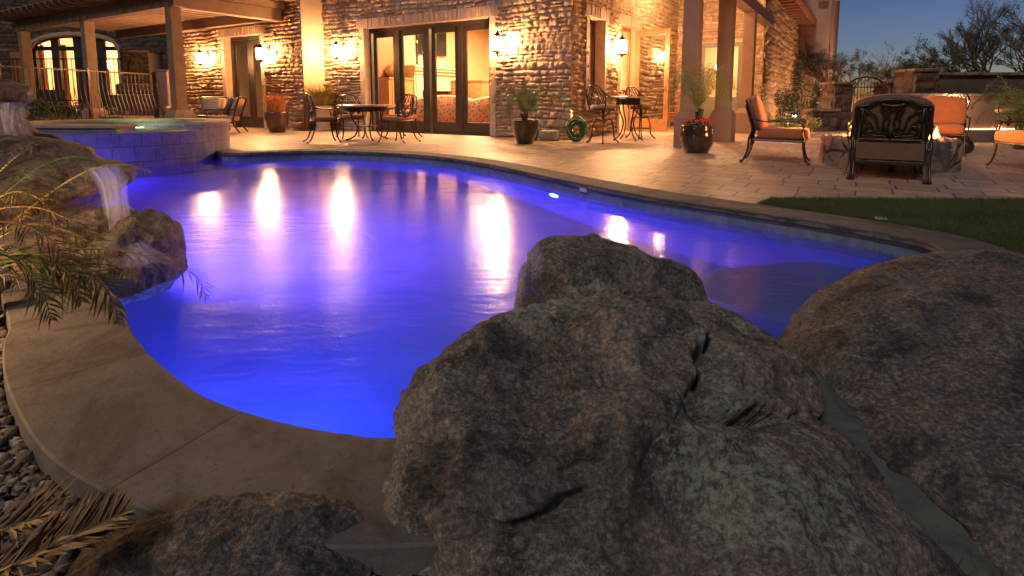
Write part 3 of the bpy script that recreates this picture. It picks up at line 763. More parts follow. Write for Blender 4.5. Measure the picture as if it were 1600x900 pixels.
MB().box(X, X + .44, fa - .02, fb + .02, 1.72, 1.80, .012).box(X, X + .50, fa - .08, fb + .08, 1.80, 1.88, .015).build('mantel', M['plasterl'], fp)
MB().box(X, X + .05, fa + .45, fb - .45, 0, 1.12).build('firebox', pmat('sooty_brick', (.10, .04, .02), (.05, .02, .012), 8, .9), fp)
ta, tz0 = iw(650, 84); tb_, tz1 = iw(694, 52)
tv = thing('television', 'black flat television hung above the fireplace mantel', 'television', HC, HA)
MB().box(X + .02, X + .10, ta, tb_, 2.25, 3.05, .01).build('screen', M['tv'], tv); MB().box(X, X + .02, ta + .4, tb_ - .4, 2.5, 2.8).build('mount', M['iron_d'], tv)
def candlestick(px, lab):
    y, _ = iw(px, 100)
    t = thing('candlestick', lab, 'candlestick', toW(X + .28, y, 1.88), HA, 'dark candlesticks on the mantel')
    pf = [(.09, 0), (.09, .03), (.03, .05)]
    for k in range(6): pf += [(.045, .09 + k * .09), (.022, .13 + k * .09)]
    MB().lathe(pf + [(.05, .64), (.05, .66)], 10).build('stem', M['iron_d'], t, True); MB().lathe([(.03, .66), (.03, .74)], 10).build('candle', M['plasterl'], t)
candlestick(641, 'dark twisted candlestick left of the television on the mantel'); candlestick(703, 'dark twisted candlestick right of the television on the mantel')
ca, _ = iw(592, 150); cb, _ = iw(626, 150)
cab = thing('cabinet', 'panelled wooden cabinet just inside the glass doors, left, carrying a bowl', 'cabinet', HC, HA)
MB().box(X, X + .5, ca - .1, cb, 0, 1.42, .01).box(X - .0, X + .54, ca - .12, cb + .03, 1.42, 1.47, .008).build('carcass', M['woodo'], cab)
for k in range(2):
    y0 = ca + k * (cb - ca) / 2 + .02; d_ = MB().box(X + .5, X + .52, y0, y0 + (cb - ca) / 2 - .05, .1, 1.36, .006); d_.box(X + .52, X + .53, y0 + .07, y0 + (cb - ca) / 2 - .12, .2, 1.26, .004).build('cabinet_door', M['woodo'], cab)
MB().box(X + .06, X + .1, ca - .1, cb, 1.5, 3.2).build('niche_panel', M['woodo'], cab)
bw = thing('bowl', 'large pale patterned bowl on the wooden cabinet behind the leftmost glass pane', 'bowl', toW(X + .27, (ca + cb) / 2 - .05, 1.47))
MB().lathe([(.12, 0), (.26, .08), (.30, .2), (.2, .32), (.1, .38), (.09, .42)], 24).build('bowl_body', pmat('patterned_ceramic', (.7, .6, .42), (.3, .16, .08), 12, .4), bw, True)
# second cabinet, lamp, plant at the back wall
cab2 = thing('cabinet', 'low dark wooden cabinet at the back of the lit room behind the right pane', 'cabinet', HC, HA)
q = toH(D(705, 150, 18.6)); q2 = toH(D(757, 150, 18.1))
MB().box(q.x, q2.x, q.y, q.y + .5, 0, 1.42, .01).box(q.x - .03, q2.x + .03, q.y - .03, q.y + .5, 1.42, 1.47, .006).build('carcass', M['wood'], cab2)
for k in range(3):
    x0 = q.x + .03 + k * (q2.x - q.x - .06) / 3; MB().box(x0 + .02, x0 + (q2.x - q.x - .06) / 3 - .02, q.y - .02, q.y, .12, 1.36, .006).build('cabinet_door', M['wood'], cab2)
# sofa: camel back, seen from behind
sf = thing('sofa', 'patterned terracotta sofa with curved back seen through the glass doors', 'sofa', HC, HA)
m, N, L, P = newmat('patterned_upholstery'); co = N.new('ShaderNodeTexCoord').outputs['Object']
vo = N.new('ShaderNodeTexVoronoi'); vo.inputs['Scale'].default_value = 13; L.new(co, vo.inputs['Vector'])
r = ramp(N, [(.25, (.2, .07, .035)), (.45, (.50, .25, .12))]); L.new(vo.outputs['Distance'], r.inputs[0]); L.new(r.outputs[0], P.inputs['Base Color']); P.inputs['Roughness'].default_value = .9
M['sofa'] = m
def sofa_back(x0, x1, y):
    n = 28; vs = []; fs = []
    for i in range(n + 1):
        u = i / n; x = x0 + (x1 - x0) * u
        zt = .84 + .13 * math.sin(math.pi * min(1, max(0, (u - .05) / .55))) ** .6 if u < .6 else .84 + .10 * math.sin(math.pi * (u - .6) / .45) if u < .95 else .8
        vs += [(x, y, .12), (x, y - .04, zt - .05), (x, y + .05, zt), (x, y + .16, zt - .05), (x, y + .18, .12)]
    for i in range(n):
        for k in range(5): fs.append((i * 5 + k, (i + 1) * 5 + k, (i + 1) * 5 + (k + 1) % 5, i * 5 + (k + 1) % 5))
    fs += [(0, 1, 2, 3, 4)[::-1], tuple(n * 5 + k for k in range(5))]
    return MB().add(vs, fs)
sq = toH(D(638, 190, 15.6)); 
sofa_back(sq.x - .15, -2.2, 1.35).build('backrest', M['sofa'], sf, True)
MB().box(sq.x - .05, -2.25, 1.5, 2.2, .14, .46, .05).build('seat', M['sofa'], sf, True)
for x in (sq.x - .15, -2.38):
    MB().tube([(x + .1, 1.3, .62), (x + .1, 1.7, .60), (x + .1, 2.25, .58)], [.12, .1, .11], 12).box(x + .02, x + .18, 1.36, 2.2, .12, .56, .02).build('armrest', M['sofa'], sf, True)
for (x, y) in ((sq.x, 1.45), (-2.4, 1.45), (sq.x, 2.1), (-2.4, 2.1)): MB().box(x - .03, x + .03, y - .03, y + .03, .016, .14).build('leg', M['wood'], sf)
chair_in = thing('kitchen_chair', 'orange wooden chair standing by the stone wall behind the open door', 'chair', toW(.55, 6.3, 0), HA + 1.2)
c = chair_in
MB().box(-.24, .24, -.23, .23, .42, .47, .015).build('seat', M['cush'], c, True)
for (x, y, h) in ((-.21, -.2, .42), (.21, -.2, .42), (-.21, .2, 1.0), (.21, .2, 1.0)): MB().tube([(x, y, 0), (x, y + (.0 if h < .5 else .03), h)], .02, 6).build('leg', M['woodo'], c)
b = MB()
for z in (.6, .75, .9): b.tube(crom([(-.21, .21, z), (0, .26, z + .03), (.21, .21, z)], 5), .018, 5)
b.build('backrest', M['woodo'], c)
b = MB()
for z in (.15, .27): b.tube([(-.21, -.2, z), (.21, -.2, z)], .011, 5).tube([(-.21, .2, z), (.21, .2, z)], .011, 5).tube([(-.21, -.2, z + .04), (-.21, .2, z + .04)], .011, 5).tube([(.21, -.2, z + .04), (.21, .2, z + .04)], .011, 5)
b.build('stretcher', M['woodo'], c)

# ------------------------------------------------------------------ PATIO FURNITURE
def legs(t, spec, mat, r=.014):
    """spec: list of (top, foot) ; each leg a slim S curve with a ball foot"""
    for (a, bfoot) in spec:
        a = Vector(a); f_ = Vector(bfoot); o = Vector((f_.x - a.x, f_.y - a.y, 0))
        pts = crom([a, a + o * .05 + Vector((0, 0, (f_.z - a.z) * .35)), a + o * .45 + Vector((0, 0, (f_.z - a.z) * .75)), f_ + Vector((0, 0, .03)) - o * .08, f_ + o * .12 + Vector((0, 0, .018))], 5)
        m_ = MB().tube(pts, [r * 1.25 - r * .45 * i / len(pts) for i in range(len(pts))], 7); m_.ball((f_.x + o.x * .1, f_.y + o.y * .1, .02), .02, 6)
        m_.build('leg', mat, t, True)
def dining_chair(name='patio_chair'):
    t = thing(name, '-', 'chair', (0, 0, 0), 0, 'cast metal chairs around the dining table')
    m_ = MB()
    pts = [(-.23, -.2, .43), (.23, -.2, .43), (.25, .23, .43), (-.25, .23, .43), (-.23, -.2, .43)]
    m_.tube(crom(pts, 4), .014, 6).box(-.23, .23, -.2, .22, .42, .432)
    m_.build('seat_frame', M['iron'], t)
    MB().box(-.24, .24, -.21, .25, .437, .52, .035).build('cushion', M['cush'], t, True)
    # back: faces +y, back plane leans to -y
    def bp(x, z): return Vector((x, -.21 - .16 * max(0, z - .45) + .10 * (x / .25) ** 2 * .6, z))
    fr = [bp(-.2, .44), bp(-.245, .62), bp(-.25, .8), bp(-.17, .92), bp(0, .955), bp(.17, .92), bp(.25, .8), bp(.245, .62), bp(.2, .44)]
    m_ = MB().tube(crom(fr, 6), .014, 6)
    m_.tube(crom([bp(-.22, .53), bp(0, .51), bp(.22, .53)], 5), .010, 5)
    for k in (-1, 1):
        for (x0, x1, x2, zt) in ((.0, .10, .02, .94), (.02, .17, .09, .93), (.04, .23, .16, .90), (.06, .235, .225, .80)):
            m_.tube(crom([bp(k * x0, .52), bp(k * x1 * .9, .63), bp(k * x1, .76), bp(k * x2, zt)], 5), .0095, 5)
        for (x0, x1, zt) in ((.20, .08, .66), (.22, .03, .80), (.12, .0, .70)):
            m_.tube(crom([bp(k * x0, .53), bp(k * (x0 * .8), zt - .04), bp(k * x1, zt), bp(-k * x1 * .4, zt + .07)], 5), .0085, 5)
    m_.build('backrest', M['iron'], t, True)
    for k in (-1, 1):
        MB().tube(crom([bp(k * .245, .72), (k * .29, -.1, .67), (k * .30, .10, .66), (k * .285, .19, .62), (k * .26, .21, .44)], 6), .012, 6).build('armrest', M['iron'], t, True)
    legs(t, [((-.21, -.19, .43), (-.25, -.33, 0)), ((.21, -.19, .43), (.25, -.33, 0)), ((-.23, .2, .43), (-.27, .27, 0)), ((.23, .2, .43), (.27, .27, 0))], M['iron'])
    return t
def face(p, q): d = Vector(q) - Vector(p); return math.atan2(-d.x, d.y)    # rotation that turns +y from p to q
TC = Vector((-3.05, 11.8, 0))
dt = thing('dining_table', 'round metal dining table with a pale top in front of the wide glass doors', 'table', TC)
MB().lathe([(.01, .70), (.59, .70), (.60, .715), (.60, .735), (.57, .742), (.01, .742)], 48).build('table_top', pmat('mottled_stone_top', (.5, .38, .27), (.4, .29, .2), 12, .25), dt, False)
m_ = MB().lathe([(.40, .60), (.41, .60), (.41, .69), (.40, .69)], 32, closed=False)
for k in range(24):
    a = k * math.pi / 12; m_.ball((.405 * math.cos(a), .405 * math.sin(a), .645), .03, 5)
m_.build('apron', M['iron'], dt)
for k in range(4):
    a = k * math.pi / 2 + .5; c_, s_ = math.cos(a), math.sin(a)
    MB().tube(crom([(.36 * c_, .36 * s_, .68), (.30 * c_, .30 * s_, .45), (.2 * c_, .2 * s_, .28), (.26 * c_, .26 * s_, .1), (.42 * c_, .42 * s_, .018)], 6), .016, 7).ball((.43 * c_, .43 * s_, .02), .022, 6).build('leg', M['iron'], dt, True)
MB().lathe([(.17, .28), (.2, .285), (.2, .3), (.17, .3)], 24).build('ring_shelf', M['iron'], dt)
dc = dining_chair()
spots = [(Vector((-3.76, 11.15, 0)), 'front left metal dining chair, back to the camera, orange cushion'),
         (Vector((-2.28, 11.2, 0)), 'front right metal dining chair, back to the camera by the glass doors'),
         (Vector((-3.55, 12.4, 0)), 'far left metal dining chair behind the round table'),
         (Vector((-2.45, 12.55, 0)), 'far right metal dining chair between round table and glass doors')]
for i, (q, lab) in enumerate(spots):
    rz = face(q, TC)
    if i == 0: dc.location = q; dc.rotation_euler = (0, 0, rz - .25); dc['label'] = lab
    else: dup(dc, q, rz + (.2, -.15, .1)[i - 1], lab)

# bar set
BC = G(980, 217); BC = Vector((2.42, 11.65, 0))
bt_ = thing('bar_table', 'tall round metal bar table with thin top by the side wall', 'table', BC)
MB().lathe([(.01, .88), (.47, .88), (.475, .89), (.475, .905), (.45, .91), (.01, .91)], 40).build('table_top', pmat('bar_stone_top', (.45, .33, .23), (.36, .26, .18), 12, .25), bt_)
MB().lathe([(.25, .74), (.26, .74), (.27, .87), (.25, .87)], 24, closed=False).build('apron', M['iron'], bt_)
for k in range(4):
    a = k * math.pi / 2 + .3; c_, s_ = math.cos(a), math.sin(a)
    MB().tube(crom([(.24 * c_, .24 * s_, .86), (.2 * c_, .2 * s_, .6), (.12 * c_, .12 * s_, .38), (.18 * c_, .18 * s_, .15), (.32 * c_, .32 * s_, .018)], 6), .015, 7).ball((.33 * c_, .33 * s_, .02), .02, 6).build('leg', M['iron'], bt_, True)
fl = thing('flower_vase', 'small red flowers in a glass on the bar table', 'flowers', BC + Vector((-.13, .1, .91)))
MB().lathe([(.03, 0), (.035, .04), (.028, .07)], 10).build('vase', M['glass'], fl)
m_ = MB(); rr = random.Random(4)
for k in range(16): m_.ball((rr.uniform(-.06, .06), rr.uniform(-.05, .05), rr.uniform(.06, .13)), .02, 4)
m_.build('blossom', M['red'], fl)
def bar_stool(cm='cush_tan'):
    t = thing('bar_stool', '-', 'stool', (0, 0, 0), 0, 'swivel bar stools with scrolled metal backs')
    MB().lathe([(.02, .0), (.22, .64), (.235, .65), (.235, .67), (.02, .67)][1:], 20).build('seat_frame', M['iron'], t)
    MB().lathe([(.01, .672), (.22, .672), (.245, .70), (.245, .735), (.215, .755), (.01, .76)], 24).build('cushion', M[cm], t, True)
    def bp(x, z): return Vector((x, -.20 - .25 * max(0, z - .7) + .35 * abs(x) ** 1.6, z))
    fr = [bp(-.2, .66), bp(-.25, .82), bp(-.24, .98), bp(-.14, 1.09), bp(0, 1.12), bp(.14, 1.09), bp(.24, .98), bp(.25, .82), bp(.2, .66)]
    m_ = MB().tube(crom(fr, 6), .014, 6)
    for k in (-1, 1):
        for (x0, x1, x2, zt) in ((.0, .09, .02, 1.11), (.02, .16, .09, 1.09), (.05, .22, .17, 1.04)):
            m_.tube(crom([bp(k * x0, .74), bp(k * x1 * .9, .84), bp(k * x1, .95), bp(k * x2, zt)], 5), .0095, 5)
        for (x0, x1, zt) in ((.20, .06, .9), (.22, .02, 1.0)):
            m_.tube(crom([bp(k * x0, .76), bp(k * x0 * .8, zt - .04), bp(k * x1, zt), bp(-k * x1 * .4, zt + .06)], 5), .0085, 5)
    m_.build('backrest', M['iron'], t, True)
    for k in (-1, 1): MB().tube(crom([bp(k * .245, .97), (k * .28, -.12, .90), (k * .29, .12, .86), (k * .27, .2, .80), (k * .22, .18, .68)], 6), .012, 6).build('armrest', M['iron'], t, True)
    b_ = MB().tube([(0, 0, .38), (0, 0, .66)], .03, 10)
    for k in range(4):
        a = k * math.pi / 2; b_.tube(crom([(.02 * math.cos(a), .02 * math.sin(a), .52), (.13 * math.cos(a), .13 * math.sin(a), .57), (.18 * math.cos(a), .18 * math.sin(a), .66)], 5), .009, 5)
    b_.build('swivel_post', M['iron'], t, True)
    for k in range(4):
        a = k * math.pi / 2 + .78; c_, s_ = math.cos(a), math.sin(a)
        MB().tube(crom([(.03 * c_, .03 * s_, .44), (.15 * c_, .15 * s_, .46), (.2 * c_, .2 * s_, .3), (.22 * c_, .22 * s_, .12), (.30 * c_, .30 * s_, .018)], 6), .014, 7).ball((.305 * c_, .305 * s_, .02), .02, 6).build('leg', M['iron'], t, True)
    MB().tube([(.225 * math.cos(k * math.pi / 12), .225 * math.sin(k * math.pi / 12), .22) for k in range(25)], .009, 6).build('foot_ring', M['iron'], t, True)
    return t
bs = bar_stool(); q = Vector((1.78, 10.95, 0)); bs.location = q; bs.rotation_euler = (0, 0, face(q, BC) - .2); bs.scale = (1.0,) * 3
bs['label'] = 'swivel bar stool left of the bar table, beside the coiled hose'
q = Vector((2.82, 12.3, 0)); dup(bs, q, -1.1, 'swivel bar stool behind the bar table in front of the open wooden door')

# deep lounge chairs round the fire
def lounge_chair():
    t = thing('lounge_chair', '-', 'armchair', (0, 0, 0), 0, 'deep cushioned metal armchairs round the fire pit')
    W_ = .33
    MB().tube(crom([(-W_, -.30, .34), (W_, -.30, .34)], 2), .016, 6).tube([(-W_, .36, .33), (W_, .36, .33)], .016, 6).tube([(-W_, -.30, .34), (-W_, .36, .33)], .018, 6).tube([(W_, -.30, .34), (W_, .36, .33)], .018, 6).box(-W_ + .01, W_ - .01, -.29, .35, .325, .34).build('seat_frame', M['iron'], t)
    MB().box(-.315, .315, -.26, .42, .345, .50, .06).build('seat_cushion', M['cush'], t, True)
    RM = Matrix.Translation((0, -.27, .47)) @ Matrix.Rotation(R(17), 4, 'X')
    # back cushion with an arched top
    n = 20; vs = []; fs = []
    prof = [(0.0, -.03), (.03, .05), (.10, .11), (.17, .10), (.215, .04), (.22, -.02)]
    out_ = []
    for i in range(n + 1):
        a = math.pi * i / n
        out_.append((-math.cos(a) * .335, .33 + .17 * math.sin(a) ** .8))
    ring = [(-.315, .0)] + [(-.335, .15)] + out_ + [(.335, .15), (.315, .0)]
    nr = len(ring); cx, cz = 0, .25
    layers = [(-.012, .90), (.0, .985), (.05, 1.02), (.105, 1.0), (.13, .9), (.145, .6)]
    for (yy, sc) in layers:
        for (x, z) in ring: vs.append(RM @ Vector((cx + (x - cx) * sc, yy, cz + (z - cz) * sc)))
    for j in range(len(layers) - 1):
        for k in range(nr): fs.append((j * nr + k, (j + 1) * nr + k, (j + 1) * nr + (k + 1) % nr, j * nr + (k + 1) % nr))
    fs.append(tuple(range(nr))); fs.append(tuple((len(layers) - 1) * nr + k for k in range(nr))[::-1])
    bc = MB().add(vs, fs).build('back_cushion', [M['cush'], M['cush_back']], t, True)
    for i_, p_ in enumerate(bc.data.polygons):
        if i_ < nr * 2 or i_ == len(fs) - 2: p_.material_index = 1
    def P3(x, z, y=-.04): return RM @ Vector((x, y, z))
    m_ = MB()
    m_.tube(crom([P3(-.30, .02), P3(-.31, .30), P3(-.30, .39), P3(-.2, .41), P3(-.13, .455), P3(0, .475), P3(.13, .455), P3(.2, .41), P3(.30, .39), P3(.31, .30), P3(.30, .02)], 6), .016, 7)
    m_.tube(crom([P3(-.31, .01), P3(0, .0), P3(.31, .01)], 4), .013, 6)
    m_.tube(crom([P3(-.25, .0), P3(-.25, .38)], 2), .011, 6); m_.tube(crom([P3(.25, .0), P3(.25, .38)], 2), .011, 6)
    m_.tube(crom([P3(-.24, .05), P3(-.12, .015), P3(0, .01), P3(.12, .015), P3(.24, .05)], 5), .010, 6)
    m_.tube(crom([P3(-.10, .42), P3(0, .40), P3(.10, .42)], 4), .022, 6)
    for k in (-1, 1):
        # fan of curled petals, scrolls below
        for pts, r_ in (([(.01, .08), (.03, .17), (.015, .25), (.05, .31), (.0, .36)], .009), ([(.015, .07), (.07, .18), (.06, .28), (.09, .36), (.10, .40)], .010),
                        ([(.02, .07), (.11, .15), (.13, .26), (.19, .33), (.235, .35)], .010), ([(.03, .06), (.14, .11), (.18, .20), (.24, .25)], .009),
                        ([(.03, .04), (.10, .05), (.18, .06), (.225, .11), (.20, .165), (.155, .15), (.155, .11), (.185, .105)], .010),
                        ([(.02, .05), (.06, .10), (.10, .09), (.095, .05), (.065, .055)], .009),
                        ([(.235, .36), (.215, .30), (.235, .26), (.25, .22)], .008), ([(.06, .37), (.03, .33), (.035, .29), (.07, .27)], .008)):
            m_.tube(crom([P3(k * x, z) for x, z in pts], 5), r_, 5)
    m_.tube([P3(0, .02), P3(0, .13)], [.018, .006], 6)
    m_.build('back_panel', M['iron'], t, True)
    for k in (-1, 1):
        m2 = MB(); a = RM @ Vector((k * .325, -.04, .22))
        m2.tube(crom([a, (k * .36, -.15, .60), (k * .37, .1, .61), (k * .37, .26, .60), (k * .365, .34, .55), (k * .36, .33, .44), (k * .345, .37, .34)], 6), .0105, 7)
        m2.tube(crom([(k * .37, .26, .60), (k * .37, .33, .62), (k * .37, .37, .58), (k * .37, .35, .53), (k * .37, .31, .55)], 5), .010, 6)
        m2.build('armrest', M['iron'], t, True)
        # rear upright runs down into the leg
        for dx in (0, .035):
            u = MB(); x = k * (.335 - dx)
            u.tube(crom([P3(k * (.30 - dx), .38), P3(x, .05), (x, -.36, .36), (x, -.37, .2), (x, -.42, .06), (x, -.45, .018)], 5), .014, 7); u.ball((x, -.455, .022), .022, 6)
            if dx == 0: u.build('leg', M['iron'], t, True)
            else: u.build('back_upright', M['iron'], t, True)
    MB().box(-.33, .33, -.375, -.355, .19, .225, .004).build('rear_rail', M['iron'], t)
    MB().box(-.30, .30, -.345, -.335, .24, .43, .004).build('rear_valance', M['cush_back'], t)
    legs(t, [((-.33, .35, .34), (-.345, .42, 0)), ((.33, .35, .34), (.345, .42, 0))], M['iron'])
    return t
FC = Vector((4.82, 7.15, 0))
lc = lounge_chair()
q = Vector((4.22, 6.12, 0)); 
lc.location = (4.12, 6.12, 0); lc.rotation_euler = (0, 0, R(-31)); lc.scale = (1.04, 1.0, .93)
lc['label'] = 'lounge chair seen from behind, its scrolled back panel toward the pool'
q = Vector((3.62, 7.62, 0)); dup(lc, q, face(q, FC) - .12, 'orange lounge chair left of the fire pit, seen from its side').scale = (.92, .92, .93)
q = Vector((6.80, 8.9, 0)); dup(lc, q, face(q, FC) + .2, 'orange lounge chair beyond the fire, facing the pool').scale = (.95, .95, .93)
q = Vector((6.48, 6.8, 0)); dup(lc, q, face(q, FC) + .1, 'lounge chair at the right picture edge, facing the fire pit').scale = (.92, .92, .93)

# ------------------------------------------------------------------ FIRE PIT
fpit = thing('fire_pit', 'round fieldstone fire pit burning among the orange armchairs', 'fire pit', FC)
def fieldstone_ring(name, r0, r1, h, mat, parent, seed=1, cell=.2, res=.012, amp=.035):
    rng = np.random.RandomState(seed); path = []
    n1 = int(h / res)
    for i in range(n1 + 1): path.append((r1, h * i / n1, 1, 0))
    n2 = int((r1 - r0) / res)
    for i in range(1, n2 + 1): path.append((r1 - (r1 - r0) * i / n2, h, 0, 1))
    for i in range(1, n1 // 2): path.append((r0, h - h * i / n1, -1, 0))
    path = np.array(path); nt = int(2 * math.pi * r1 / res)
    th = np.linspace(0, 2 * math.pi, nt, endpoint=False)
    u = np.concatenate([[0], np.cumsum(np.hypot(np.diff(path[:, 0]), np.diff(path[:, 1])))])
    T, U_ = np.meshgrid(th, u); T = T.ravel(); U_ = U_.ravel(); idx = np.repeat(np.arange(len(u)), nt)
    px = np.cos(T) * path[idx, 0]; py = np.sin(T) * path[idx, 0]; pz = path[idx, 1]
    P_ = np.stack([px, py, pz], 1); Q = P_ + .03 * np.stack([fbm(P_ * 5, 3, seed + k) for k in range(3)], 1)
    ns = int(2 * math.pi * r1 * (h + (r1 - r0)) / cell ** 2)
    a = rng.uniform(0, 2 * math.pi, ns); uu = rng.uniform(0, h + (r1 - r0) + .1, ns)
    cz = np.minimum(uu, h); cr = r1 - np.maximum(uu - h, 0); Cc = np.stack([np.cos(a) * cr, np.sin(a) * cr, cz], 1)
    d1 = np.full(len(Q), 9.); d2 = np.full(len(Q), 9.); id1 = np.zeros(len(Q), int)
    for k in range(ns):
        d = np.linalg.norm(Q - Cc[k], axis=1); m1 = d < d1; m2 = (~m1) & (d < d2)
        d2 = np.where(m1, d1, np.where(m2, d, d2)); id1 = np.where(m1, k, id1); d1 = np.where(m1, d, d1)
    e = np.clip((d2 - d1) / .05, 0, 1); e = e * e * (3 - 2 * e)
    rnd = rng.uniform(0, 1, ns)
    hgt = e * (amp * (.5 + rnd[id1]) + .01 * fbm(P_ * 18, 3, seed)) - .012
    nrm = np.stack([np.cos(T) * path[idx, 2], np.sin(T) * path[idx, 2], path[idx, 3]], 1)
    V = P_ + nrm * hgt[:, None]
    i = np.arange(len(u) - 1)[:, None] * nt; j = np.arange(nt)[None, :]; j2 = (j + 1) % nt
    F = np.stack([(i + j).ravel(), (i + j2).ravel(), (i + nt + j2).ravel(), (i + nt + j).ravel()], 1)
    return npmesh(name, V, F, mat, parent, smooth=True, col=np.where(e < .4, 0, .15 + .85 * rnd[id1]))
M['pit'] = stonewallmat('mixed_fieldstone', (.17, .13, .12), (.32, .22, .17), (.42, .26, .17))
fieldstone_ring('stone_ring', .54, .73, .36, M['pit'], fpit, 4, .2)
MB().lathe([(.55, .22), (.001, .24)], 24, closed=False).build('fire_bed', M['soil'], fpit)
m_ = MB(); rr = random.Random(3)
for k in range(70):
    a = rr.uniform(0, 6.28); r_ = .42 * math.sqrt(rr.random()); m_.ball((r_ * math.cos(a), r_ * math.sin(a), .26 + rr.uniform(-.01, .03)), rr.uniform(.02, .045), 4)
m_.build('lava_stone', M['soil'], fpit)
m, N, L, P = newmat('flame'); N.remove(P); out = N['Material Output']
tr = N.new('ShaderNodeBsdfTransparent'); em = N.new('ShaderNodeEmission'); em.inputs[1].default_value = 7
co = N.new('ShaderNodeTexCoord').outputs['Object']; sp = N.new('ShaderNodeSeparateXYZ'); L.new(co, sp.inputs[0])
rc = ramp(N, [(.0, (1, .62, .25)), (.45, (1, .36, .08)), (1, (1, .16, .02))]); mr = N.new('ShaderNodeMapRange'); mr.inputs['From Min'].default_value = .25; mr.inputs['From Max'].default_value = .62
L.new(sp.outputs[2], mr.inputs[0]); L.new(mr.outputs[0], rc.inputs[0]); L.new(rc.outputs[0], em.inputs[0])
lw = N.new('ShaderNodeLayerWeight'); lw.inputs[0].default_value = .35; sb = N.new('ShaderNodeMath'); sb.operation = 'SUBTRACT'; sb.inputs[0].default_value = 1; L.new(lw.outputs['Facing'], sb.inputs[1])
mu = N.new('ShaderNodeMath'); mu.operation = 'POWER'; L.new(sb.outputs[0], mu.inputs[0]); mu.inputs[1].default_value = 2.2
mm = N.new('ShaderNodeMath'); mm.operation = 'MULTIPLY'; L.new(mu.outputs[0], mm.inputs[0]); mm.inputs[1].default_value = .6
mx = N.new('ShaderNodeMixShader'); L.new(mm.outputs[0], mx.inputs[0]); L.new(tr.outputs[0], mx.inputs[1]); L.new(em.outputs[0], mx.inputs[2]); L.new(mx.outputs[0], out.inputs[0])
M['flame'] = m
m_ = MB(); rr = random.Random(9)
for k in range(44):
    a = rr.uniform(0, 6.28); r_ = .52 * math.sqrt(rr.random()); hh = rr.uniform(.12, .30); x, y = r_ * math.cos(a), r_ * math.sin(a); w0 = rr.uniform(.03, .07)
    m_.tube([(x, y, .24), (x + rr.uniform(-.02, .02), y, .24 + hh * .3), (x + rr.uniform(-.04, .04), y, .24 + hh * .65), (x + rr.uniform(-.06, .06), y, .24 + hh)], [w0 * .7, w0, w0 * .55, .003], 8, cap=False)
m_.build('flames', M['flame'], fpit, True)
point('fire_light', FC + Vector((.0, .05, .52)), 60, (1.0, .42, .13), .16)

# ------------------------------------------------------------------ LEFT SEATING
def patio_armchair(name, label, loc, rz):
    t = thing(name, label, 'armchair', loc, rz, 'metal armchairs with grey pillows under the pergola')
    MB().box(-.3, .3, -.28, .32, .30, .44, .05).build('seat_cushion', M['cush_tan'], t, True)
    MB().box(-.31, .31, -.30, .34, .27, .30).build('seat_frame', M['iron'], t)
    RM = Matrix.Translation((0, -.26, .44)) @ Matrix.Rotation(R(22), 4, 'X')
    MB().box(-.28, .28, -.03, .10, 0, .46, .05, M=RM).build('back_cushion', M['cush_tan'], t, True)
    R2 = Matrix.Translation((0, -.08, .52)) @ Matrix.Rotation(R(30), 4, 'X') @ Matrix.Rotation(R(8), 4, 'Y')
    MB().box(-.24, .24, -.05, .08, -.06, .40, .06, M=R2).build('pillow', M['pillow'], t, True)
    for k in (-1, 1):
        MB().tube(crom([(k * .33, -.44, .86), (k * .33, -.36, .62), (k * .34, -.1, .60), (k * .35, .28, .60), (k * .35, .36, .57)], 6), .02, 6).tube([(k * .34, .30, .60), (k * .33, .28, .28)], .014, 6).build('armrest', M['iron'], t, True)
        MB().tube(crom([(k * .33, -.46, .9), (k * .33, -.33, .5), (k * .33, -.30, .25), (k * .33, -.44, .02)], 6), .02, 6).build('rear_leg', M['iron'], t, True)
        MB().tube(crom([(k * .33, .3, .3), (k * .33, .34, .15), (k * .33, .38, .01)], 5), .018, 6).build('front_leg', M['iron'], t, True)
    m_ = MB().tube([(-.33, -.46, .9), (.33, -.46, .9)], .02, 6)
    for k in range(7): x = -.26 + k * .087; m_.tube([(x, -.46, .9), (x, -.31, .42)], .008, 5)
    m_.build('back_frame', M['iron'], t); return t
patio_armchair('patio_armchair', 'armchair with grey pillow beside the narrow french doors, facing left', (-7.25, 14.15, 0), R(100))
patio_armchair('patio_armchair', 'armchair with grey pillow behind the second pergola post', (-8.0, 14.9, 0), R(-170))
patio_armchair('patio_armchair', 'low armchair left of the second pergola post beside the coffee table', (at0(262, 14.6), 15.2, 0), R(-90)).scale = (.8, .8, .75)
t = thing('side_table', 'small round table between the two armchairs near the french doors', 'table', (-7.75, 14.3, 0))
MB().lathe([(.01, .40), (.24, .40), (.26, .42), (.26, .45), (.01, .45)], 24).build('table_top', M['iron'], t)
for k in range(3):
    a = k * 2.09; MB().tube([(.2 * math.cos(a), .2 * math.sin(a), .4), (.22 * math.cos(a), .22 * math.sin(a), 0)], .015, 6).build('leg', M['iron'], t)
t = thing('coffee_table', 'low dark wooden coffee table between the pergola posts', 'table', (-9.7, 14.1, 0), HA)
MB().box(-.65, .65, -.35, .35, .38, .44, .01).build('table_top', M['wood'], t)
MB().box(-.58, .58, -.29, .29, .24, .379).build('apron', M['wood'], t)
for x in (-.58, .52):
    for y in (-.3, .24): MB().box(x, x + .06, y, y + .06, 0, .24).build('leg', M['wood'], t)

